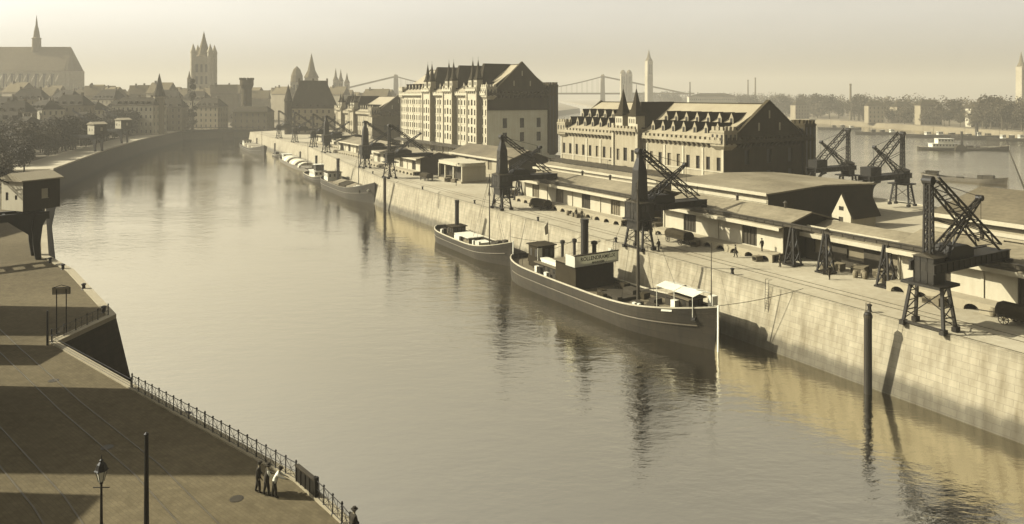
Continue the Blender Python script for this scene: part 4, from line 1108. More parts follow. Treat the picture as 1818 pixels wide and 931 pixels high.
def tree(loc, sc, mesh, label, group, zs=1.0):
    t = thing('tree', label, 'tree', loc, rnd.uniform(0, 6.28), group); t.scale = (sc, sc, sc*zs)
    for nm, me in (('crown', mesh[0]), ('trunk', mesh[1])):
        o = bpy.data.objects.new(nm, me); COL.objects.link(o); o.parent = t
    return t
# belt of trees on the left bank
LB = [(-141,226),(-170,309),(-190,376),(-213,473)]
def lbX(D):
    for (x0,a),(x1,b) in zip([(-105,165)]+LB, LB): 
        if a <= D <= b: return x0+(x1-x0)*(D-a)/(b-a)
    return -213
n = 0
TL = 'dark leafy tree in the belt behind the left bank path'
for D in range(222, 470, 9):
    for row in range(3):
        d = D+rnd.uniform(-5, 5); x = lbX(min(max(d, 166), 472))-20-row*12+rnd.uniform(-4, 4)
        if (x/d*FPX+909) < -60 or rnd.random() < .12: continue
        tree((x, d, 0), rnd.uniform(.7, 1.15)*(1+.1*row), rnd.choice(TREES), TL, 'left bank trees'); n += 1
for x, D, s in ((-139,196,.95),(-147,205,1.1),(-131,190,.8),(-154,212,1.1),(-142,214,.9),(-120,172,.7),(-128,178,.8)):
    tree((x, D, 0), s, rnd.choice(TREES), 'dark dense tree in the clump behind the near pale cabin crane', 'clump behind the near crane')
for x, D, s in ((-203,465,.9),(-232,492,1.0),(-190,508,1.1),(-175,520,1.2),(-215,505,1.2),(-160,535,1.2),(-245,480,1.2),(-230,530,1.3),(-200,545,1.3),(-150,560,1.2)):
    tree((x, D, 0), s, rnd.choice(TREES), 'tree beyond the swing bridge at the head of the harbour', 'trees beyond the swing bridge')
for i in range(75):
    D = 235+235*(i+rnd.random())/70; x = lbX(D)-rnd.uniform(13.5, 24)
    tree((x, D, 0), rnd.uniform(.75, 1.3)*(1+.35*(D-235)/235), rnd.choice(TREES), TL, 'left bank trees')
tree((atx(342,470), 470, 0), 1.75, POPLAR, 'tall slender poplar standing up beside the church tower', None, 1.2)
# far bank trees
FBK = [(357,513),(322,855),(205,1750)]
def far_tree(D, back, s):
    for (x0,a),(x1,b) in zip([(430,420)]+FBK, FBK):
        if a <= D <= b: x = x0+(x1-x0)*(D-a)/(b-a); break
    else: x = 600
    tree((x+back, D, -3.0), s, rnd.choice(TREES), 'hazy tree of the long row on the far river bank', 'far bank trees')
for i in range(85):
    D = 480+1200*(rnd.random()**1.7)
    far_tree(D, rnd.uniform(8, 30)*(D/700), rnd.choice([rnd.uniform(.9,1.5), rnd.uniform(1.5,2.3), rnd.uniform(2.0,2.6)])*(1+(D-500)/2500))
def far_wood():
    k = MB(); q = random.Random(3)
    for i in range(250):
        D = 500+1300*(q.random()**1.4)
        for (x0,a),(x1,b) in zip([(430,420)]+FBK, FBK):
            if a <= D <= b: x = x0+(x1-x0)*(D-a)/(b-a); break
        else: x = 210
        x += q.uniform(30, 130)*(D/700); h = q.uniform(13, 25)*(1+(D-500)/2600); r = h*.42
        lobes = [(q.uniform(-.5,.5)*r, q.uniform(-.5,.5)*r, h*q.uniform(.3,.85), r*q.uniform(.4,.6)) for _ in range(8)]
        for j in range(300):
            lx, ly, lz, ls = q.choice(lobes); d = V((q.gauss(0,1),q.gauss(0,1),q.gauss(0,1))).normalized()
            c = V((x+lx, D+ly, -3+lz))+d*ls*(q.random()**.35); n_ = (d+V((q.gauss(0,.6),q.gauss(0,.6),q.gauss(0,.6)))).normalized()
            t1 = n_.cross(V((q.gauss(0,1),q.gauss(0,1),q.gauss(0,1)))).normalized()*q.uniform(1.0,2.1); t2 = n_.cross(t1)*.8
            k.poly([c-t1*.5-t2*.2, c+t1*.1-t2*.55, c+t1*.55, c+t2*.5-t1*.1])
    o = k.build('far_wood', 'hazy_leaf', normals=False); tag(o, 'hazy wood standing behind the tree row of the far river bank', 'wood', kind='stuff')
far_wood()
# ------------------------------------------------------------------ houses of the town on the left
HL = ['pale town house with dark roof among the left bank trees', 'grey town house with dark roof among the left bank trees']
for (x, D, w_, h_, rh, m, fl, nc) in ((80,400,16,15,5,'house_pale',4,5),(30,385,14,14,6,'house_grey',4,4),(130,420,18,17,6,'house_grey',4,5),(165,440,14,14,5,'house_pale',4,4),
        (308,470,15,15,6,'house_grey',4,4),(375,505,18,15,6,'house_grey',4,5),(350,560,20,19,7,'house_pale',4,6),(55,480,20,20,7,'house_grey',5,5),
        (120,500,22,19,7,'house_pale',5,6),(195,520,20,20,7,'house_grey',5,5),(10,440,16,16,6,'house_pale',4,4),(50,335,11,9,4,'house_pale',2,4),(105,350,10,8,4,'house_pale',2,4),(20,350,12,11,4,'house_grey',3,4),(150,385,10,10,4,'house_pale',3,4),(85,445,13,15,5,'house_pale',4,4),(215,470,13,15,5,'house_pale',4,4),(300,560,20,20,7,'house_grey',5,5)):
    hip_house('town_house', HL[0 if m == 'house_pale' else 1], 'house', (atx(x, D), D, 0), R(rnd.uniform(-32, 12)), w_, 12, h_, rh, m, 'slate_dark', fl, nc, .6, 'town houses behind the left bank', True, 2)
pz = hip_house('palace', 'long pale four storey building with rows of dark windows beside the pointed turret', 'building', (atx(248, 430), 430, 0), R(-6), 25, 14, 17, 4.5, 'house_pale', 'slate_dark', 4, 9, .8, None, True, 3)
tu = thing('turret', 'turret with steep pointed roof beside the long pale building', 'turret', (atx(283, 430), 430, 0))
MB().lathe(0,0,[(2.6,0),(2.6,20.5),(3.2,20.8),(3.2,22.0)],8).build('wall', 'house_grey', tu)
MB().lathe(0,0,[(3.5,22),(2.2,26),(.08,35.5)],8).build('roof', 'slate_dark', tu)
# round crenellated tower by the swing bridge
mk = thing('round_tower', 'round crenellated brick tower standing by the swing bridge', 'tower', (atx(438, 490), 490, 0))
MB().lathe(0,0,[(4.6,0),(4.4,8),(3.3,8.5),(3.2,26.5),(4.4,29.5),(4.4,33)],20).build('wall', 'dark_brick', mk)
k = MB()
for i in range(12):
    a = 2*math.pi*i/12; p = V((4.15*math.cos(a),4.15*math.sin(a),0)); k.frust(p.x,p.y,33,34.3,.5,.5,.5,.5)
k.build('battlement', 'dark_brick', mk)
w_ = MB()
for z in (12, 17, 22): w_.box(-.4,.4,-3.4,-3.0,z,z+1.8)
w_.build_each('window', 'glass', mk)
hip_house('gatehouse', 'low dark brick house at the foot of the round tower', 'house', (atx(452, 486), 484, 0), R(-8), 24, 10, 12, 3.5, 'mid_brick', 'slate_dark', 3, 6, .8, None, False, 1)

# hazy town roofs behind (each its own house)
i = 0
for (x0, x1, D0, D1, cnt) in ((0,170,560,760,14),(150,420,560,760,20),(380,700,600,900,26),(560,900,950,1300,12)):
    for k in range(cnt):
        x = x0+(x1-x0)*(k+rnd.random())/cnt; D = rnd.uniform(D0, D1); h = rnd.uniform(17, 25)*(1 if D < 800 else .9)
        t = thing('far_house', 'hazy town house among the distant roofs of the old town', 'house', (atx(x, D), D, 0), R(rnd.uniform(-40, 40)), 'distant roofs of the old town')
        w_, d_ = rnd.uniform(12, 26), rnd.uniform(10, 15); rh = rnd.uniform(5, 9)
        MB().box(-w_/2, w_/2, -d_/2, d_/2, 0, h).build('wall', 'house_grey' if rnd.random() < .6 else 'far_city', t)
        rr = MB().prism([(-w_/2-.4,-d_/2-.5,h),(-w_/2-.4,d_/2+.5,h),(-w_/2-.4,0,h+rh)], (w_+.8,0,0)).build('roof', 'far_roof', t)
        MB().box(-w_*.3-.6,-w_*.3+.6,-1.4,-.2,h+rh*.5,h+rh+1.4).build('chimney', 'mid_brick', rr)

# ------------------------------------------------------------------ skyline landmarks
D = 800
ct = thing('cathedral', 'huge cathedral with long roof and slender ridge spire at the left edge', 'cathedral', (atx(65, D), D, 0), 0)
def sx(x): return (x-65)/FPX*D
b = MB().box(sx(-160), sx(128), -12, 12, 0, 49)
b.box(sx(-160), sx(140), -22, 22, 0, 26)
b.lathe(sx(128), 0, [(12,0),(12,49)], 12); b.lathe(sx(134), 0, [(21,0),(21,26)], 12)
b.build('wall', 'far_city', ct)
MB().prism([(sx(-160),-12.5,49),(sx(-160),12.5,49),(sx(-160),0,75.5)], (sx(126)-sx(-160),0,0)).lathe(sx(126), 0, [(12.5,49),(.2,75.3)], 12).build('roof', 'far_roof', ct)
bt = MB()
for x in [-150+14*i for i in range(20)]+[134,142,149,155]:
    yy = -20 if x < 130 else -12; z = 44 if x < 130 else 44-(x-130)*.5
    bt.box(sx(x)-.8, sx(x)+.8, yy-1, yy+2, 20, z-8).frust(sx(x), yy+.5, z-8, z+2, .9, .9, .05, .05)
    if x < 130: bt.bar((sx(x),yy+1,z-9),(sx(x),-11,46),.8)
bt.build('buttress', 'far_city', ct)
MB().lathe(0, 0, [(4.6,70),(4.2,84),(5.2,84.3),(3.2,86),(2.6,92),(1.2,99),(.1,110)], 8).build('ridge_spire', 'far_roof', ct)
w_ = MB()
for x in [-146+14*i for i in range(19)]: w_.box(sx(x)-2, sx(x)+2, -12.2, -11.9, 30, 46)
w_.build_each('window', 'black_hole', ct)

D = 750
gm = thing('church', 'great church with square tower, four corner turrets and central spire', 'church', (atx(362, D), D, 0), R(8))
MB().box(-8.8,8.8,-8.8,8.8,0,62).build('wall', 'far_city', gm)
MB().box(-10,30,8.8,26,0,34).box(-19,19,-8,8,0,30).build('nave', 'far_city', gm)
for ax in (-1, 1):
    for ay in (-1, 1): MB().lathe(ax*8.2, ay*8.2, [(2.7,20),(2.7,66),(3.1,66.4),(2.6,68),(.1,75)], 8).build('corner_turret', 'far_city', gm)
MB().lathe(0,0,[(8.0,62),(6.0,64),(4.6,70),(2.6,77),(.1,88)],8).build('spire', 'far_roof', gm)
w_ = MB()
for z in (34, 46):
    for x in (-4.5, 0, 4.5): w_.box(x-1, x+1, -9.0, -8.7, z, z+8)
w_.build_each('window', 'black_hole', gm)
def tower(name, label, x, D, wpx, ytop, ybody, kind='spire', base=0, cat='tower'):
    wd = wpx/FPX*D; t = thing(name, label, cat, (atx(x, D), D, 0), R(rnd.uniform(0, 30)))
    zb, zt = atz(ybody, D), atz(ytop, D)
    MB().frust(0, 0, 0, zb, wd/2, wd/2, wd*.47, wd*.47).build('wall', 'far_city', t)
    if kind == 'spire': MB().lathe(0,0,[(wd*.6,zb-.2),(wd*.3,zb+(zt-zb)*.3),(.1,zt)],8).build('spire', 'far_roof', t)
    elif kind == 'dome': MB().lathe(0,0,[(wd*.55,zb-.2),(wd*.5,zb+(zt-zb)*.4),(wd*.3,zb+(zt-zb)*.8),(.3,zt)],10).build('roof', 'far_roof', t)
    w_ = MB(); w_.box(-wd*.2,-wd*.08,-wd*.5-.15,-wd*.4,zb*.72,zb*.92).box(wd*.08,wd*.2,-wd*.5-.15,-wd*.4,zb*.72,zb*.92); w_.build_each('window', 'black_hole', t)
    return t
tower('church_tower', 'broad domed church tower left of the sharp spire on the skyline', 527, 760, 20, 118, 146, 'dome')
tower('church_tower', 'sharp tall spire on the skyline between domed tower and harbour office', 553, 760, 23, 95, 138)
tower('church_tower', 'left thin spire of the hazy three behind the harbour office', 596, 900, 8, 121, 142)
tower('church_tower', 'middle thin spire of the hazy three behind the harbour office', 605, 900, 9, 123, 144)
tower('church_tower', 'right thin spire of the hazy three behind the harbour office', 616, 900, 9, 129, 147)
tower('church_tower', 'left of two hazy twin towers near the bridge and the dormered warehouse', 1106, 1250, 9, 124, 131, 'dome')
tower('church_tower', 'right of two hazy twin towers near the bridge and the dormered warehouse', 1117, 1250, 9, 124, 131, 'dome')
tower('church_tower', 'tall hazy needle tower rising behind the twin spires of the dormered warehouse', 1152, 1150, 11, 88, 108)
tower('church_tower', 'pointed church tower at the right edge on the far bank', 1813, 900, 12, 92, 118)
tower('church_tower', 'small pointed tower between palace turret and great church', 336, 600, 7, 126, 140)
for x, yt, D in ((1225,146,1150),(1510,149,760),(1341,138,1100),(1328,142,1120)):
    c = thing('factory_chimney', 'thin hazy factory chimney rising over the far bank trees', 'chimney', (atx(x, D), D, -3), 0, 'far bank chimneys')
    MB().lathe(0,0,[(1.5,0),(.9,atz(yt,D)+1),(1.1,atz(yt,D)+1.2),(1.1,atz(yt,D)+3)],10).build('shaft', 'mid_brick', c)
# far bank buildings
for x, D, w_, h_, m in ((1265,1050,70,24,'house_pale'),(1420,800,16,15,'house_grey'),(1552,690,14,16,'house_grey'),(1648,640,18,17,'house_grey'),(1732,600,11,15,'house_pale'),(1757,600,26,17,'house_grey'),(1800,580,14,15,'house_grey'),(1600,690,16,15,'house_grey')):
    hip_house('riverside_house', 'hazy %s building among the trees of the far river bank' % ('pale' if m == 'house_pale' else 'grey'), 'house', (atx(x, D), D, -3), R(rnd.uniform(-8, 8)), w_, 11, h_, 5, m, 'slate_dark', 4, max(3, int(w_/3)), .5, 'houses on the far bank', False, 1)

# suspension bridge
D = 1300
bx = thing('suspension_bridge', 'hazy suspension bridge with two towers and sagging cables across the river', 'bridge', (atx(703, D), D, 0))
X1 = atx(1070, D)-atx(703, D)
zt, zd = atz(136, D), atz(165, D)
for x in (0, X1):
    m = MB()
    for y in (-9, 9):
        m.frust(x, y, -7, zt, 3.4, 2.4, 2.2, 1.8); m.lathe(x, y, [(2.6,zt),(1.8,zt+2.5),(.2,zt+4)],8)
    m.box(x-2,x+2,-9,9,zt-7,zt-3)
    m.build('tower', 'far_roof', bx)
MB().box(-140, X1+160, -9, 9, zd-3, zd).build('deck', 'far_roof', bx)
c = MB(); hg = MB()
for y in (-9, 9):
    pts = []
    for i in range(41):
        u = i/40; x = X1*u; pts.append((x, y, zd+2+(zt-zd-2)*(2*u-1)**2))
    pts = [(-130,y,zd-2)]+pts+[(X1+150,y,zd-2)]
    for a, b in zip(pts, pts[1:]): c.bar(a, b, 1.4, 1.8)
    for p in pts[2:-2]: hg.bar(p, (p[0], y, zd), .3)
c.build('cable', 'far_roof', bx); hg.build('hanger', 'far_roof', bx)
# ------------------------------------------------------------------ promenade furniture
def railing(label, pts, spacing=1.05, h=1.05, endpost=True, infill=True):
    t = thing('iron_railing', label, 'railing', (pts[0][0], pts[0][1], 0)); o = V((pts[0][0], pts[0][1], 0))
    E = [V((x,y,0))-o for x,y in pts]; rl = MB(); inf = MB()
    for a, b in zip(E, E[1:]):
        for z in (h, h*.55, .16): rl.tube(a+V((0,0,z)), b+V((0,0,z)), .026 if z > .9 else .016, n=6)
        n = max(1, round((b-a).length/spacing))
        for i in range(n+1):
            p = a.lerp(b, i/n); big = i in (0, n) and endpost
            MB().tube(p, p+V((0,0,h+(.18 if big else .05))), .05 if big else .034, n=7).lathe(p.x, p.y, [(.09,.0),(.09,.1),(.04,.16)],8).lathe(p.x,p.y,[(.05,h+.02),(.075,h+.08),(.02,h+.16)],7).build('post', 'iron', t)
            if infill and i < n:
                q = a.lerp(b, (i+1)/n)
                inf.bar(p+V((0,0,.16)), q+V((0,0,h*.98)), .02).bar(q+V((0,0,.16)), p+V((0,0,h*.98)), .02)
                inf.tube(p.lerp(q,.5)+V((0,0,.16)), p.lerp(q,.5)+V((0,0,h)), .014, n=5)
    rl.build('rail', 'iron', t)
    if inf.f: inf.build('infill', 'iron', t)
    return t
railing('long iron railing along the near promenade edge', [(-29.1,56.3),(-20.7,49.55),(-12.6,42.9)])
railing('short iron railing past the gap at the bottom of the promenade', [(-11.0,41.1),(-8.9,38.5),(-2.3,29.0)])
railing('iron railing along the recess in the left quay', [(-41.9,66.9),(-41.2,75.0)], 1.6, 1.1)
railing('low bar railing along the edge down to the recess', [(-41.6,66.5),(-29.3,56.5)], 12, .7, False, False)
# gas lamp and tall post
def gas_lamp(loc, label):
    t = thing('street_lamp', label, 'street lamp', loc)
    MB().lathe(0,0,[(.22,0),(.22,.3),(.13,.45),(.1,1.2),(.12,1.25),(.07,1.4),(.05,3.3),(.09,3.35),(.05,3.45)],12).tube((-.4,0,3.15),(.4,0,3.15),.025,n=6).build('post', 'iron', t)
    lb = MB().lathe(0,0,[(.12,3.45),(.25,4.0)],6).build('glass', 'white_paint', t)
    MB().lathe(0,0,[(.33,4.0),(.28,4.06),(.2,4.3),(.09,4.42),(.09,4.5),(.03,4.55),(.01,4.75)],6).build('hood', 'iron', t)
    fr = MB()
    for i in range(6):
        a = 2*math.pi*(i+.5)/6; fr.bar((.12*math.cos(a),.12*math.sin(a),3.44),(.255*math.cos(a),.255*math.sin(a),4.0),.025)
    fr.build('frame', 'iron', t)
gas_lamp((atx(180,36.3), 36.3, 0), 'old gas lamp on a slim post on the promenade at bottom left')
p = thing('tramway_pole', 'tall plain dark pole on the promenade beside the gas lamp', 'pole', (atx(260,35.8), 35.8, 0))
MB().tube((0,0,0),(0,0,6.0),.13,.09,10).lathe(0,0,[(.2,0),(.2,.9),(.14,1.0)],10).build('shaft', 'iron', p)
MB().lathe(0,0,[(.11,5.95),(.12,6.02),(.02,6.12)],10).build('cap', 'iron', p)
p = thing('corner_post', 'thick dark post at the inner corner of the left quay recess', 'post', (-41.9, 66.3, 0))
MB().tube((0,0,0),(0,0,3.1),.1,.08,8).build('shaft', 'iron', p)
p = thing('notice_board', 'two legged notice frame standing on the left quay behind the recess railing', 'sign', (-42.6, 69.5, 0), R(10))
for x in (-.42, .42): MB().tube((x,0,0),(x,0,4.2),.05,n=7).build('post', 'iron', p)
f = MB()
for z in (3.75, 4.35): f.bar((-.75,0,z),(.75,0,z),.06)
for x in (-.75, .75): f.bar((x,0,3.72),(x,0,4.38),.06)
f.bar((-.75,0,4.35),(0,0,4.6),.05).bar((.75,0,4.35),(0,0,4.6),.05)
f.build('frame', 'iron', p); MB().box(-.72,.72,-.012,.012,3.8,4.3).build('panel', 'concrete', p)
# bollards
def bollard(loc, label, group):
    t = tag(MB().lathe(0,0,[(.26,0),(.2,.08),(.17,.45),(.27,.58),(.25,.68),(.08,.74)],10).build('bollard', 'iron', None, loc, smooth=False), label, 'bollard', group)
for x, y in ((-41.6,76),(-49,85.1),(-57.4,94.9),(-61.5,98.8)):
    bollard((x-.7, y+.2, 0), 'squat iron mooring bollard on the left quay edge', 'left quay bollards')
for D in (76, 92, 112, 131, 152, 175, 210):
    p_ = QD(D, .75); bollard(p_+V((0,0,.12)), 'squat iron mooring bollard on the sunlit right quay edge', 'right quay bollards')
# solid parapet at the gap
ch = thing('parapet', 'solid dark parapet panel closing the gap in the promenade railing', 'parapet', (-12.5, 42.75, 0), math.atan2(-1.75, 1.6))
lm = MB().box(0,2.3,-.07,.07,0,.98)
for k in range(5): lm.box(.02+k*.54,.1+k*.54,-.11,-.07,0,.98)
lm.build('panel', 'iron', ch); MB().box(-.05,2.35,-.13,.13,.98,1.05).build('top', 'iron_grey', ch); MB().box(2.25,2.42,-.12,.12,0,1.2).build('post', 'iron', ch)

# mooring posts standing in the water
for x, D, yt, lb in ((1541,72.8,558,'thick black mooring post in the water right of the steamer bow'),(683,189,316,'thick black mooring post in the water right of the dark high bowed barge'),
                     (533,322,270,'short black mooring post behind the tarpaulin barge'),(488,372,255,'small dark mooring post near the farthest barge'),(456,425,246,'tiny dark mooring post nearest the swing bridge')):
    t = thing('mooring_post', lb, 'mooring post', (atx(x, D), D, WZ)); zt = atz(yt, D)-WZ
    MB().tube((0,0,-3),(0,0,zt),.39,.37,14).build('pile', 'wood_dark' if D > 100 else 'iron', t)
    MB().tube((0,0,zt-.35),(0,0,zt-.1),.42,.42,14).build('band', 'iron_grey', t)
    MB().lathe(0,0,[(.37,zt),(.3,zt+.18),(.05,zt+.25)],14).build('cap', 'iron', t)
    if D < 100: MB().bar((.1,-.2,zt),(.1,-.2,zt+1.3),.05).bar((-.1,.2,zt),(-.1,.2,zt+1.1),.05).build('marker_rod', 'iron_grey', t)
# ladders, chains and hand rails on the right quay wall
for D, lb in ((86.5,'thin iron ladder with hooped top on the quay wall right of the steamer bow'),(111,'narrow iron ladder on the quay wall behind the steamer'),(165,'narrow iron ladder on the quay wall astern of the second steamer')):
    t = thing('wall_ladder', lb, 'ladder', QD(D, -.62), QA)
    m = MB()
    for y in (-.25, .25): m.tube((0,y,-7.2),(.22,y,.9),.03,n=5).tube((.22,y,.9),(.75,y,.85),.03,n=5)
    m.build('stringer', 'iron_grey', t); r_ = MB()
    for k in range(22): r_.bar((.0+k*.01,-.25,-7+k*.32),(.0+k*.01,.25,-7+k*.32),.03)
    r_.build('rung', 'iron_grey', t)
# mooring ropes
def rope(a, b, sag, label, n=14, r=.035):
    a, b = V(a), V(b); m = MB(); P = [a.lerp(b, i/n)-V((0,0,sag*4*(i/n)*(1-i/n))) for i in range(n+1)]
    P = [p-a for p in P]
    for p, q in zip(P, P[1:]): m.tube(p, q, r, n=5)
    tag(m.build('mooring_rope', 'tarp_dark', None, a), label, 'rope')
rope((23.0,85.4,-2.0), QD(83,.8,.6), .3, 'mooring rope from the large steamer bow to the quay')
rope((2.2,119.0,-3.4), QD(118,.8,.5), .6, 'mooring rope from the large steamer stern to the quay')
rope((-.2,127,-1.9), QD(112,.8,.6), .8, 'mooring rope from the second steamer bow to the quay')
rope((-37.8,200.6,-1.8), QD(188,.8,.6), .8, 'mooring rope from the dark high bowed barge to the quay')

# lamp posts on the right quay and between the sheds
for (s_, t_, h_, lb) in ((101,10.6,5.6,'thin lamp post beside the large black shed end wall'),(134,13.5,6.4,'thin lamp post in the gap between two pale goods sheds'),(152,47,6,'thin lamp post before the dormered warehouse, near its gable corner'),(190,46,6,'thin lamp post before the dormered warehouse, near its far end'),(206,11,5.5,'thin lamp post beside the round cornered open shed'),(142,29.5,5.6,'thin lamp post left of the long flat roofed shed')):
    t = thing('lamp_post', lb, 'lamp post', Q(s_, t_), QA)
    MB().tube((0,0,0),(0,0,h_),.08,.05,7).tube((0,0,h_-.1),(.7,0,h_+.15),.035,n=5).build('post', 'iron', t)
    MB().lathe(.7,0,[(.05,h_+.15),(.28,h_),(.28,h_-.06),(.12,h_-.2)],10).build('lamp', 'iron_grey', t)
# goods and carts on the quay
def barrel_mesh():
    return MB().lathe(0,0,[(.24,0),(.31,.25),(.33,.45),(.31,.65),(.24,.9)],12).lathe(0,0,[(.325,.28),(.325,.33)],12).lathe(0,0,[(.325,.58),(.325,.63)],12)
q = random.Random(5)
b0 = None
for (s_, t_) in ((80,10.6),(81,10.3),(80.6,11.2),(97,13),(98,12.6),(97.6,13.6),(120,10.9),(133.6,11.8),(134.4,11.4),(136,12.2),(137,11.6),(155,9.2),(179,12),(180,12.6),(181,11.6),(182.4,12.2)):
    zz = 0
    if b0 is None: b0 = barrel_mesh().build('barrel', 'wood_mid'); o = b0
    else: o = b0.copy(); COL.objects.link(o)
    o.location = Q(s_, t_, 0); o.rotation_euler = (0,0,q.uniform(0,6)); tag(o, 'wooden barrel standing on the quay before the goods sheds', 'barrel', 'barrels on the quay')
c0 = None
for (s_, t_, k) in ((95,14,1.2),(96.4,15,1.0),(98.6,14.6,1.4),(99.6,15.2,1.1),(101.5,14.2,1.2),(134.5,13.4,1.3),(136.2,14.2,1.1),(137.8,13,1.2),(137,15,1.5),(178.5,13.6,1.3),(180.2,14.2,1.1),(183,14,1.3),(102.6,12.9,.9),(152,9.4,.9),(153.2,9.6,1.0),(166.8,9.5,1.1),(168,9.3,.8),(110.5,9.5,.9),(122,9.3,1.0),(86,9.4,1.0),(87.3,9.5,.8),(213,17,1.3),(215,16,1.1),(217,17.4,1.4)):
    if c0 is None:
        m = MB().box(-.6,.6,-.45,.45,0,.9)
        for z in (.1,.75): m.box(-.63,.63,-.48,.48,z,z+.1)
        for x in (-.6,.52): m.box(x,x+.08,-.49,.49,0,.92)
        c0 = m.build('crate', 'wood_mid'); o = c0
    else: o = c0.copy(); COL.objects.link(o)
    o.location = Q(s_, t_, 0) if s_ < 200 else QD(s_*.861, t_-3); o.rotation_euler = (0,0,QA+q.uniform(-.5,.5)); o.scale = (k,k,k*q.uniform(.8,1.2)); tag(o, 'wooden crate standing on the quay before or between the pale goods sheds', 'crate', 'crates between the sheds')
def cart(loc, rz, label, cover=True):
    t = thing('goods_cart', label, 'cart', loc, rz)
    MB().box(-.95,.95,-2.1,2.1,.75,.95).build('bed', 'wood_dark', t)
    for x in (-1.05, 1.05):
        for y in (-1.4, 1.4):
            w = MB(); w.tube((x-.05,y,.5),(x+.05,y,.5),.12,n=8)
            for k in range(16):
                a, b_ = 2*math.pi*k/16, 2*math.pi*(k+1)/16; w.bar((x,y+.47*math.cos(a),.5+.47*math.sin(a)),(x,y+.47*math.cos(b_),.5+.47*math.sin(b_)),.07)
                if k % 2 == 0: w.bar((x,y,.5),(x,y+.45*math.cos(a),.5+.45*math.sin(a)),.05)
            w.build('wheel', 'wood_dark', t)
    pts = [(-1.0,-2.2,.95),(1.0,-2.2,.95),(1.0,-2.2,1.5),(.6,-2.2,1.95),(-.6,-2.2,1.95),(-1.0,-2.2,1.5)]
    if cover: MB().prism(pts, (0,4.4,0)).build('cover', 'tarp_dark', t)
    MB().bar((0,2.1,.8),(0,4.4,.6),.09).build('shaft', 'wood_dark', t)
cart(Q(77.6,9.2), QA, 'dark covered goods cart at the right edge below the nearest shed')
cart(Q(164,9.0), QA+.1, 'dark covered goods cart before the pale shed in front of the dormered warehouse')
cart(Q(125,8.9), QA-.05, 'covered goods cart before the shed with the black end wall')
cart(QD(190,9.5), QA, 'distant covered cart beside the round cornered open shed')
# long floating boom line on the river
a_, b_ = V((atx(1783,500),500,WZ+.2)), V((atx(1834,190),190,WZ+.2)); m = MB()
for k in range(40):
    p_, q_ = (b_-a_)*(k/40), (b_-a_)*((k+.93)/40); m.tube(p_, q_, .22, n=6)
tag(m.build('floating_boom', 'tarp_dark', None, a_), 'thin dark floating boom line slanting across the river at the right edge', 'boom')

for (x, D) in ((190,47),(330,52),(95,58),(420,41)):
    t = thing('manhole_cover', 'round iron cover set in the promenade paving', 'manhole cover', (atx(x,D),D,.006), 0, 'covers in the promenade paving')
    MB().lathe(0,0,[(.38,0),(.38,.012)],18).build('rim', 'iron_grey', t); MB().lathe(0,0,[(.31,.012),(.31,.02)],18).build('lid', 'iron_grey', t)
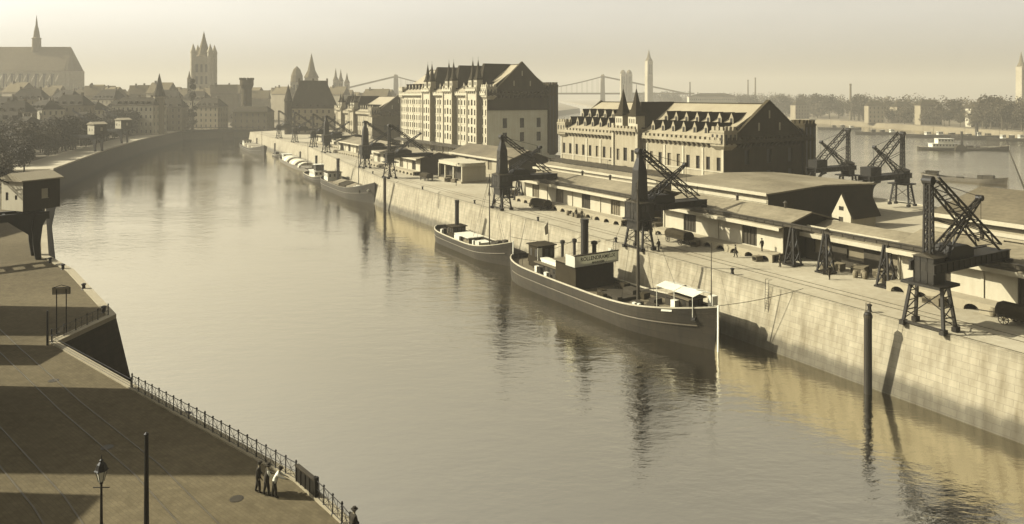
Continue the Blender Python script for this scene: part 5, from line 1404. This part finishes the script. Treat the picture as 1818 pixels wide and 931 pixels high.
# ------------------------------------------------------------------ people
def person(label, loc, rz, lean=0.0, arm_l=(0,0), arm_r=(0,0), top='cloth_black', legs='cloth_black', hat='cap', step=.12, group=None, sleeves=None):
    t = thing('person', label, 'person', loc, rz, group)
    h = lambda z, s=1: V((0, 0, z))
    cl, sl_ = math.cos(lean), math.sin(lean)
    def up(x, y, z):          # point above the hips, leaning forward (+y)
        dz = z-.95; return (x, y+dz*sl_, .95+dz*cl)
    J = {'pel': ((0,0,.95),(.19,.15)), 'wai': (up(0,0,1.12),(.185,.15)), 'che': (up(0,0,1.34),(.215,.16)), 'nek': (up(0,.01,1.50),(.065,.06)), 'hd0': (up(0,.03,1.60),(.075,.09)), 'hd1': (up(0,.02,1.71),(.07,.085))}
    E = [('pel','wai'),('wai','che'),('che','nek'),('nek','hd0'),('hd0','hd1')]
    for s, n_ in ((-1,'l'),(1,'r')):
        st = step*s
        J['hip'+n_] = ((s*.1,0,.86),(.125,.13)); J['kne'+n_] = ((s*.11,st*.6+.02,.49),(.09,.095)); J['ank'+n_] = ((s*.115,st-.02,.09),(.065,.065)); J['toe'+n_] = ((s*.13,st+.15,.04),(.045,.035))
        E += [('pel','hip'+n_),('hip'+n_,'kne'+n_),('kne'+n_,'ank'+n_),('ank'+n_,'toe'+n_)]
        f, o = arm_l if s < 0 else arm_r      # forward swing, elbow bend
        sh = V(up(s*.2,0,1.42)); J['sho'+n_] = (tuple(sh),(.085,.085))
        ed = V((s*.12, math.sin(f), -math.cos(f))).normalized()*.29; el = sh+ed; J['elb'+n_] = (tuple(el),(.065,.065))
        hd = V((-s*.08, math.sin(f+o), -math.cos(f+o))).normalized()*.25; wr = el+hd; J['wri'+n_] = (tuple(wr),(.034,.034))
        J['han'+n_] = (tuple(wr+hd.normalized()*.1),(.038,.026))
        E += [('che','sho'+n_),('sho'+n_,'elb'+n_),('elb'+n_,'wri'+n_),('wri'+n_,'han'+n_)]
        for k in range(4):
            a = wr+hd.normalized()*.1+V(((k-1.5)*.018,0,0)); nm = 'f%d%s' % (k, n_)
            J[nm] = (tuple(a+hd.normalized()*(.075 if k in (1,2) else .06)+V((0,.012,-.01))),(.009,.009)); E.append(('han'+n_, nm))
        J['th'+n_] = (tuple(wr+hd.normalized()*.08+V((-s*.045,.02,0))),(.01,.01)); E.append(('han'+n_,'th'+n_))
    ks = list(J); me = bpy.data.meshes.new('body'); me.from_pydata([J[k][0] for k in ks], [(ks.index(a), ks.index(b)) for a, b in E], [])
    o = bpy.data.objects.new('tmp', me); COL.objects.link(o)
    sk = o.modifiers.new('skin', 'SKIN'); sk.use_smooth_shade = True
    for i, k in enumerate(ks):
        v = me.skin_vertices[0].data[i]; v.radius = J[k][1]; v.use_root = (k == 'pel')
    o.modifiers.new('sub', 'SUBSURF').levels = 1; o.modifiers['sub'].render_levels = 1
    dg = bpy.context.evaluated_depsgraph_get(); me2 = bpy.data.meshes.new_from_object(o.evaluated_get(dg)); bpy.data.objects.remove(o)
    me2.name = 'body'; me2.materials.clear()
    for n_ in (legs, top, 'skin', 'cloth_black', sleeves or top): me2.materials.append(MATS[n_])
    hands = [V(J['wri'+n_][0]) for n_ in 'lr']; neck = V(J['nek'][0]); headc = V(J['hd0'][0])
    for p in me2.polygons:
        c = p.center
        if c.z < .12: i = 3
        elif min((c-w).length for w in hands) < .17 and any((c-w).dot(V(J['han'+n_][0])-w) > 0 for w, n_ in zip(hands, 'lr')) and c.z > .4: i = 2
        elif (c-headc).length < .2 and (c-neck).dot(headc-neck) > 0: i = 2
        elif (V(c)-V((0,0,.95))).dot(V((0,sl_,cl))) > .02:
            i = 4 if abs(c.x) > .2 else 1
        else: i = 0
        p.material_index = i; p.use_smooth = True
    b = bpy.data.objects.new('body', me2); COL.objects.link(b); b.parent = t
    hx = V(J['hd0'][0]); hr = MB().lathe(0,0,[(.095,.0),(.105,.05),(.085,.11),(.02,.14)],12).build('hair', 'cloth_black', t, hx+V((0,-.015,.03)))
    hr.rotation_euler = (-lean, 0, 0)
    if hat == 'cap':
        c = MB().lathe(0,0,[(.10,0),(.13,.03),(.125,.06),(.03,.085)],12).box(-.08,.08,.07,.17,0,.02).build('cap', 'cloth_black', t, hx+V((0,0,.125))); c.rotation_euler = (-lean,0,0)
    elif hat == 'hat':
        c = MB().lathe(0,0,[(.18,0),(.18,.015),(.1,.02),(.095,.11),(.06,.13)],14).build('hat', 'cloth_black', t, hx+V((0,0,.12))); c.rotation_euler = (-lean,0,0)
    # face: nose, eyes, ears
    f = MB().prism([(-.012,.085,.0),(.012,.085,.0),(0,.118,-.012),(0,.09,.045)][:3], (0,0,.03)).build('nose', 'skin', t, hx)
    MB().box(-.04,-.02,.083,.092,.028,.04).box(.02,.04,.083,.092,.028,.04).build('eyes', 'cloth_black', t, hx)
    MB().box(-.088,-.072,-.015,.02,-.02,.04).box(.072,.088,-.015,.02,-.02,.04).build('ears', 'skin', t, hx)
    return t
person('man in dark coat and trousers standing at the promenade railing, leftmost of three', (atx(458,41.6), 41.6, .01), R(-75), .08, (.15,.5), (.1,.4), 'cloth_black', 'cloth_black', 'cap')
person('man in dark waistcoat with white sleeves, middle of three at the railing', (atx(473,41.3), 41.3, .01), R(-60), .12, (.5,.7), (.4,.6), 'cloth_black', 'cloth_black', 'hat', sleeves='cloth_white')
person('man in white shirt bending forward at the railing gap, rightmost of three', (atx(488,41.2), 41.1, .01), R(-80), .45, (.75,.35), (.9,.3), 'cloth_white', 'cloth_black', 'cap', sleeves='cloth_white')
person('person in dark coat and hat at the bottom edge of the promenade', (atx(628,37.0), 36.9, .01), R(-50), .05, (.2,.5), (.2,.4), 'cloth_black', 'cloth_black', 'hat')
person('man in dark clothes walking on the right quay behind the steamer bridge', (atx(1167,107), 106.0, .01), R(30), .03, (.3,.3), (-.2,.3), 'cloth_black', 'cloth_black', 'cap', .25)
person('man in dark clothes standing on the far right quay by the plated crane', (atx(878,149), 149.0, .01), R(10), .03, (.1,.3), (-.1,.3), 'cloth_black', 'cloth_grey', 'cap', .1)
person('man in dark coat standing before the pale shed by the trestles', (*Q(106.5, 9.2)[:2], .01), R(60), .03, (.1,.3), (-.1,.3), 'cloth_grey', 'cloth_black', 'cap', .1)

# ------------------------------------------------------------------ buildings along the left street (outside the picture, they shade the promenade)
def street_building(label, x0, x1, y0, y1, h):
    t = thing('street_building', label, 'building', ((x0+x1)/2, (y0+y1)/2, 0)); w_, d_ = x1-x0, y1-y0
    hs = []
    n_ = max(1, int(d_/3.2)); fl = max(2, int(h/4.2))
    for k in range(fl):
        for i in range(n_):
            y = d_*(i+.5)/n_; hs.append((y-.55, y+.55, 1.0+k*h/fl, 1.0+k*h/fl+2.0))
    b = MB(); wall(b, (w_/2,-d_/2,0), (0,1,0), (1,0,0), d_, h, hs, .25)
    b.poly([(-w_/2,-d_/2,0),(w_/2,-d_/2,0),(w_/2,-d_/2,h),(-w_/2,-d_/2,h)]).poly([(-w_/2,d_/2,0),(w_/2,d_/2,0),(w_/2,d_/2,h),(-w_/2,d_/2,h)]).poly([(-w_/2,-d_/2,0),(-w_/2,d_/2,0),(-w_/2,d_/2,h),(-w_/2,-d_/2,h)])
    b.build('wall', 'house_grey', t)
    g = MB()
    for hh in hs: pane(g, (w_/2,-d_/2,0), (0,1,0), (1,0,0), hh, .25)
    e = g.build('window', 'glass', t); e['kind'] = 'stuff'
    MB().prism([(-w_/2-.4,-d_/2,h),(w_/2+.4,-d_/2,h),(w_/2*.3,-d_/2,h+3.5),(-w_/2*.3,-d_/2,h+3.5)], (0,d_,0)).build('roof', 'slate_dark', t)
BL = 'town building on the left street casting its shadow over the promenade'
for (x0,x1,y0,y1,h,lb) in SHADERS: street_building(lb, x0, x1, y0, y1, h)

for (s_, t_, r_, lb) in ((111,11.0,20,'man in dark clothes on the loading platform of the black ended shed'),(113.5,8.6,80,'man in dark clothes walking along the quay before the black ended shed'),(150,8.8,200,'dark dressed worker before the pale shed by the dormered warehouse'),(152,9.0,40,'second dark dressed worker beside the first before that pale shed'),(186,9.4,120,'worker walking near the round cornered open shed'),(99,9,10,'worker in dark clothes between the two trestles of the crane track')):
    person(lb, Q(s_, t_, 1.06 if t_ > 10.2 and s_ < 112 else .01), R(r_), .04, (.3,.3), (-.2,.3), 'cloth_black' if s_ % 2 else 'cloth_grey', 'cloth_black', 'cap', .2)
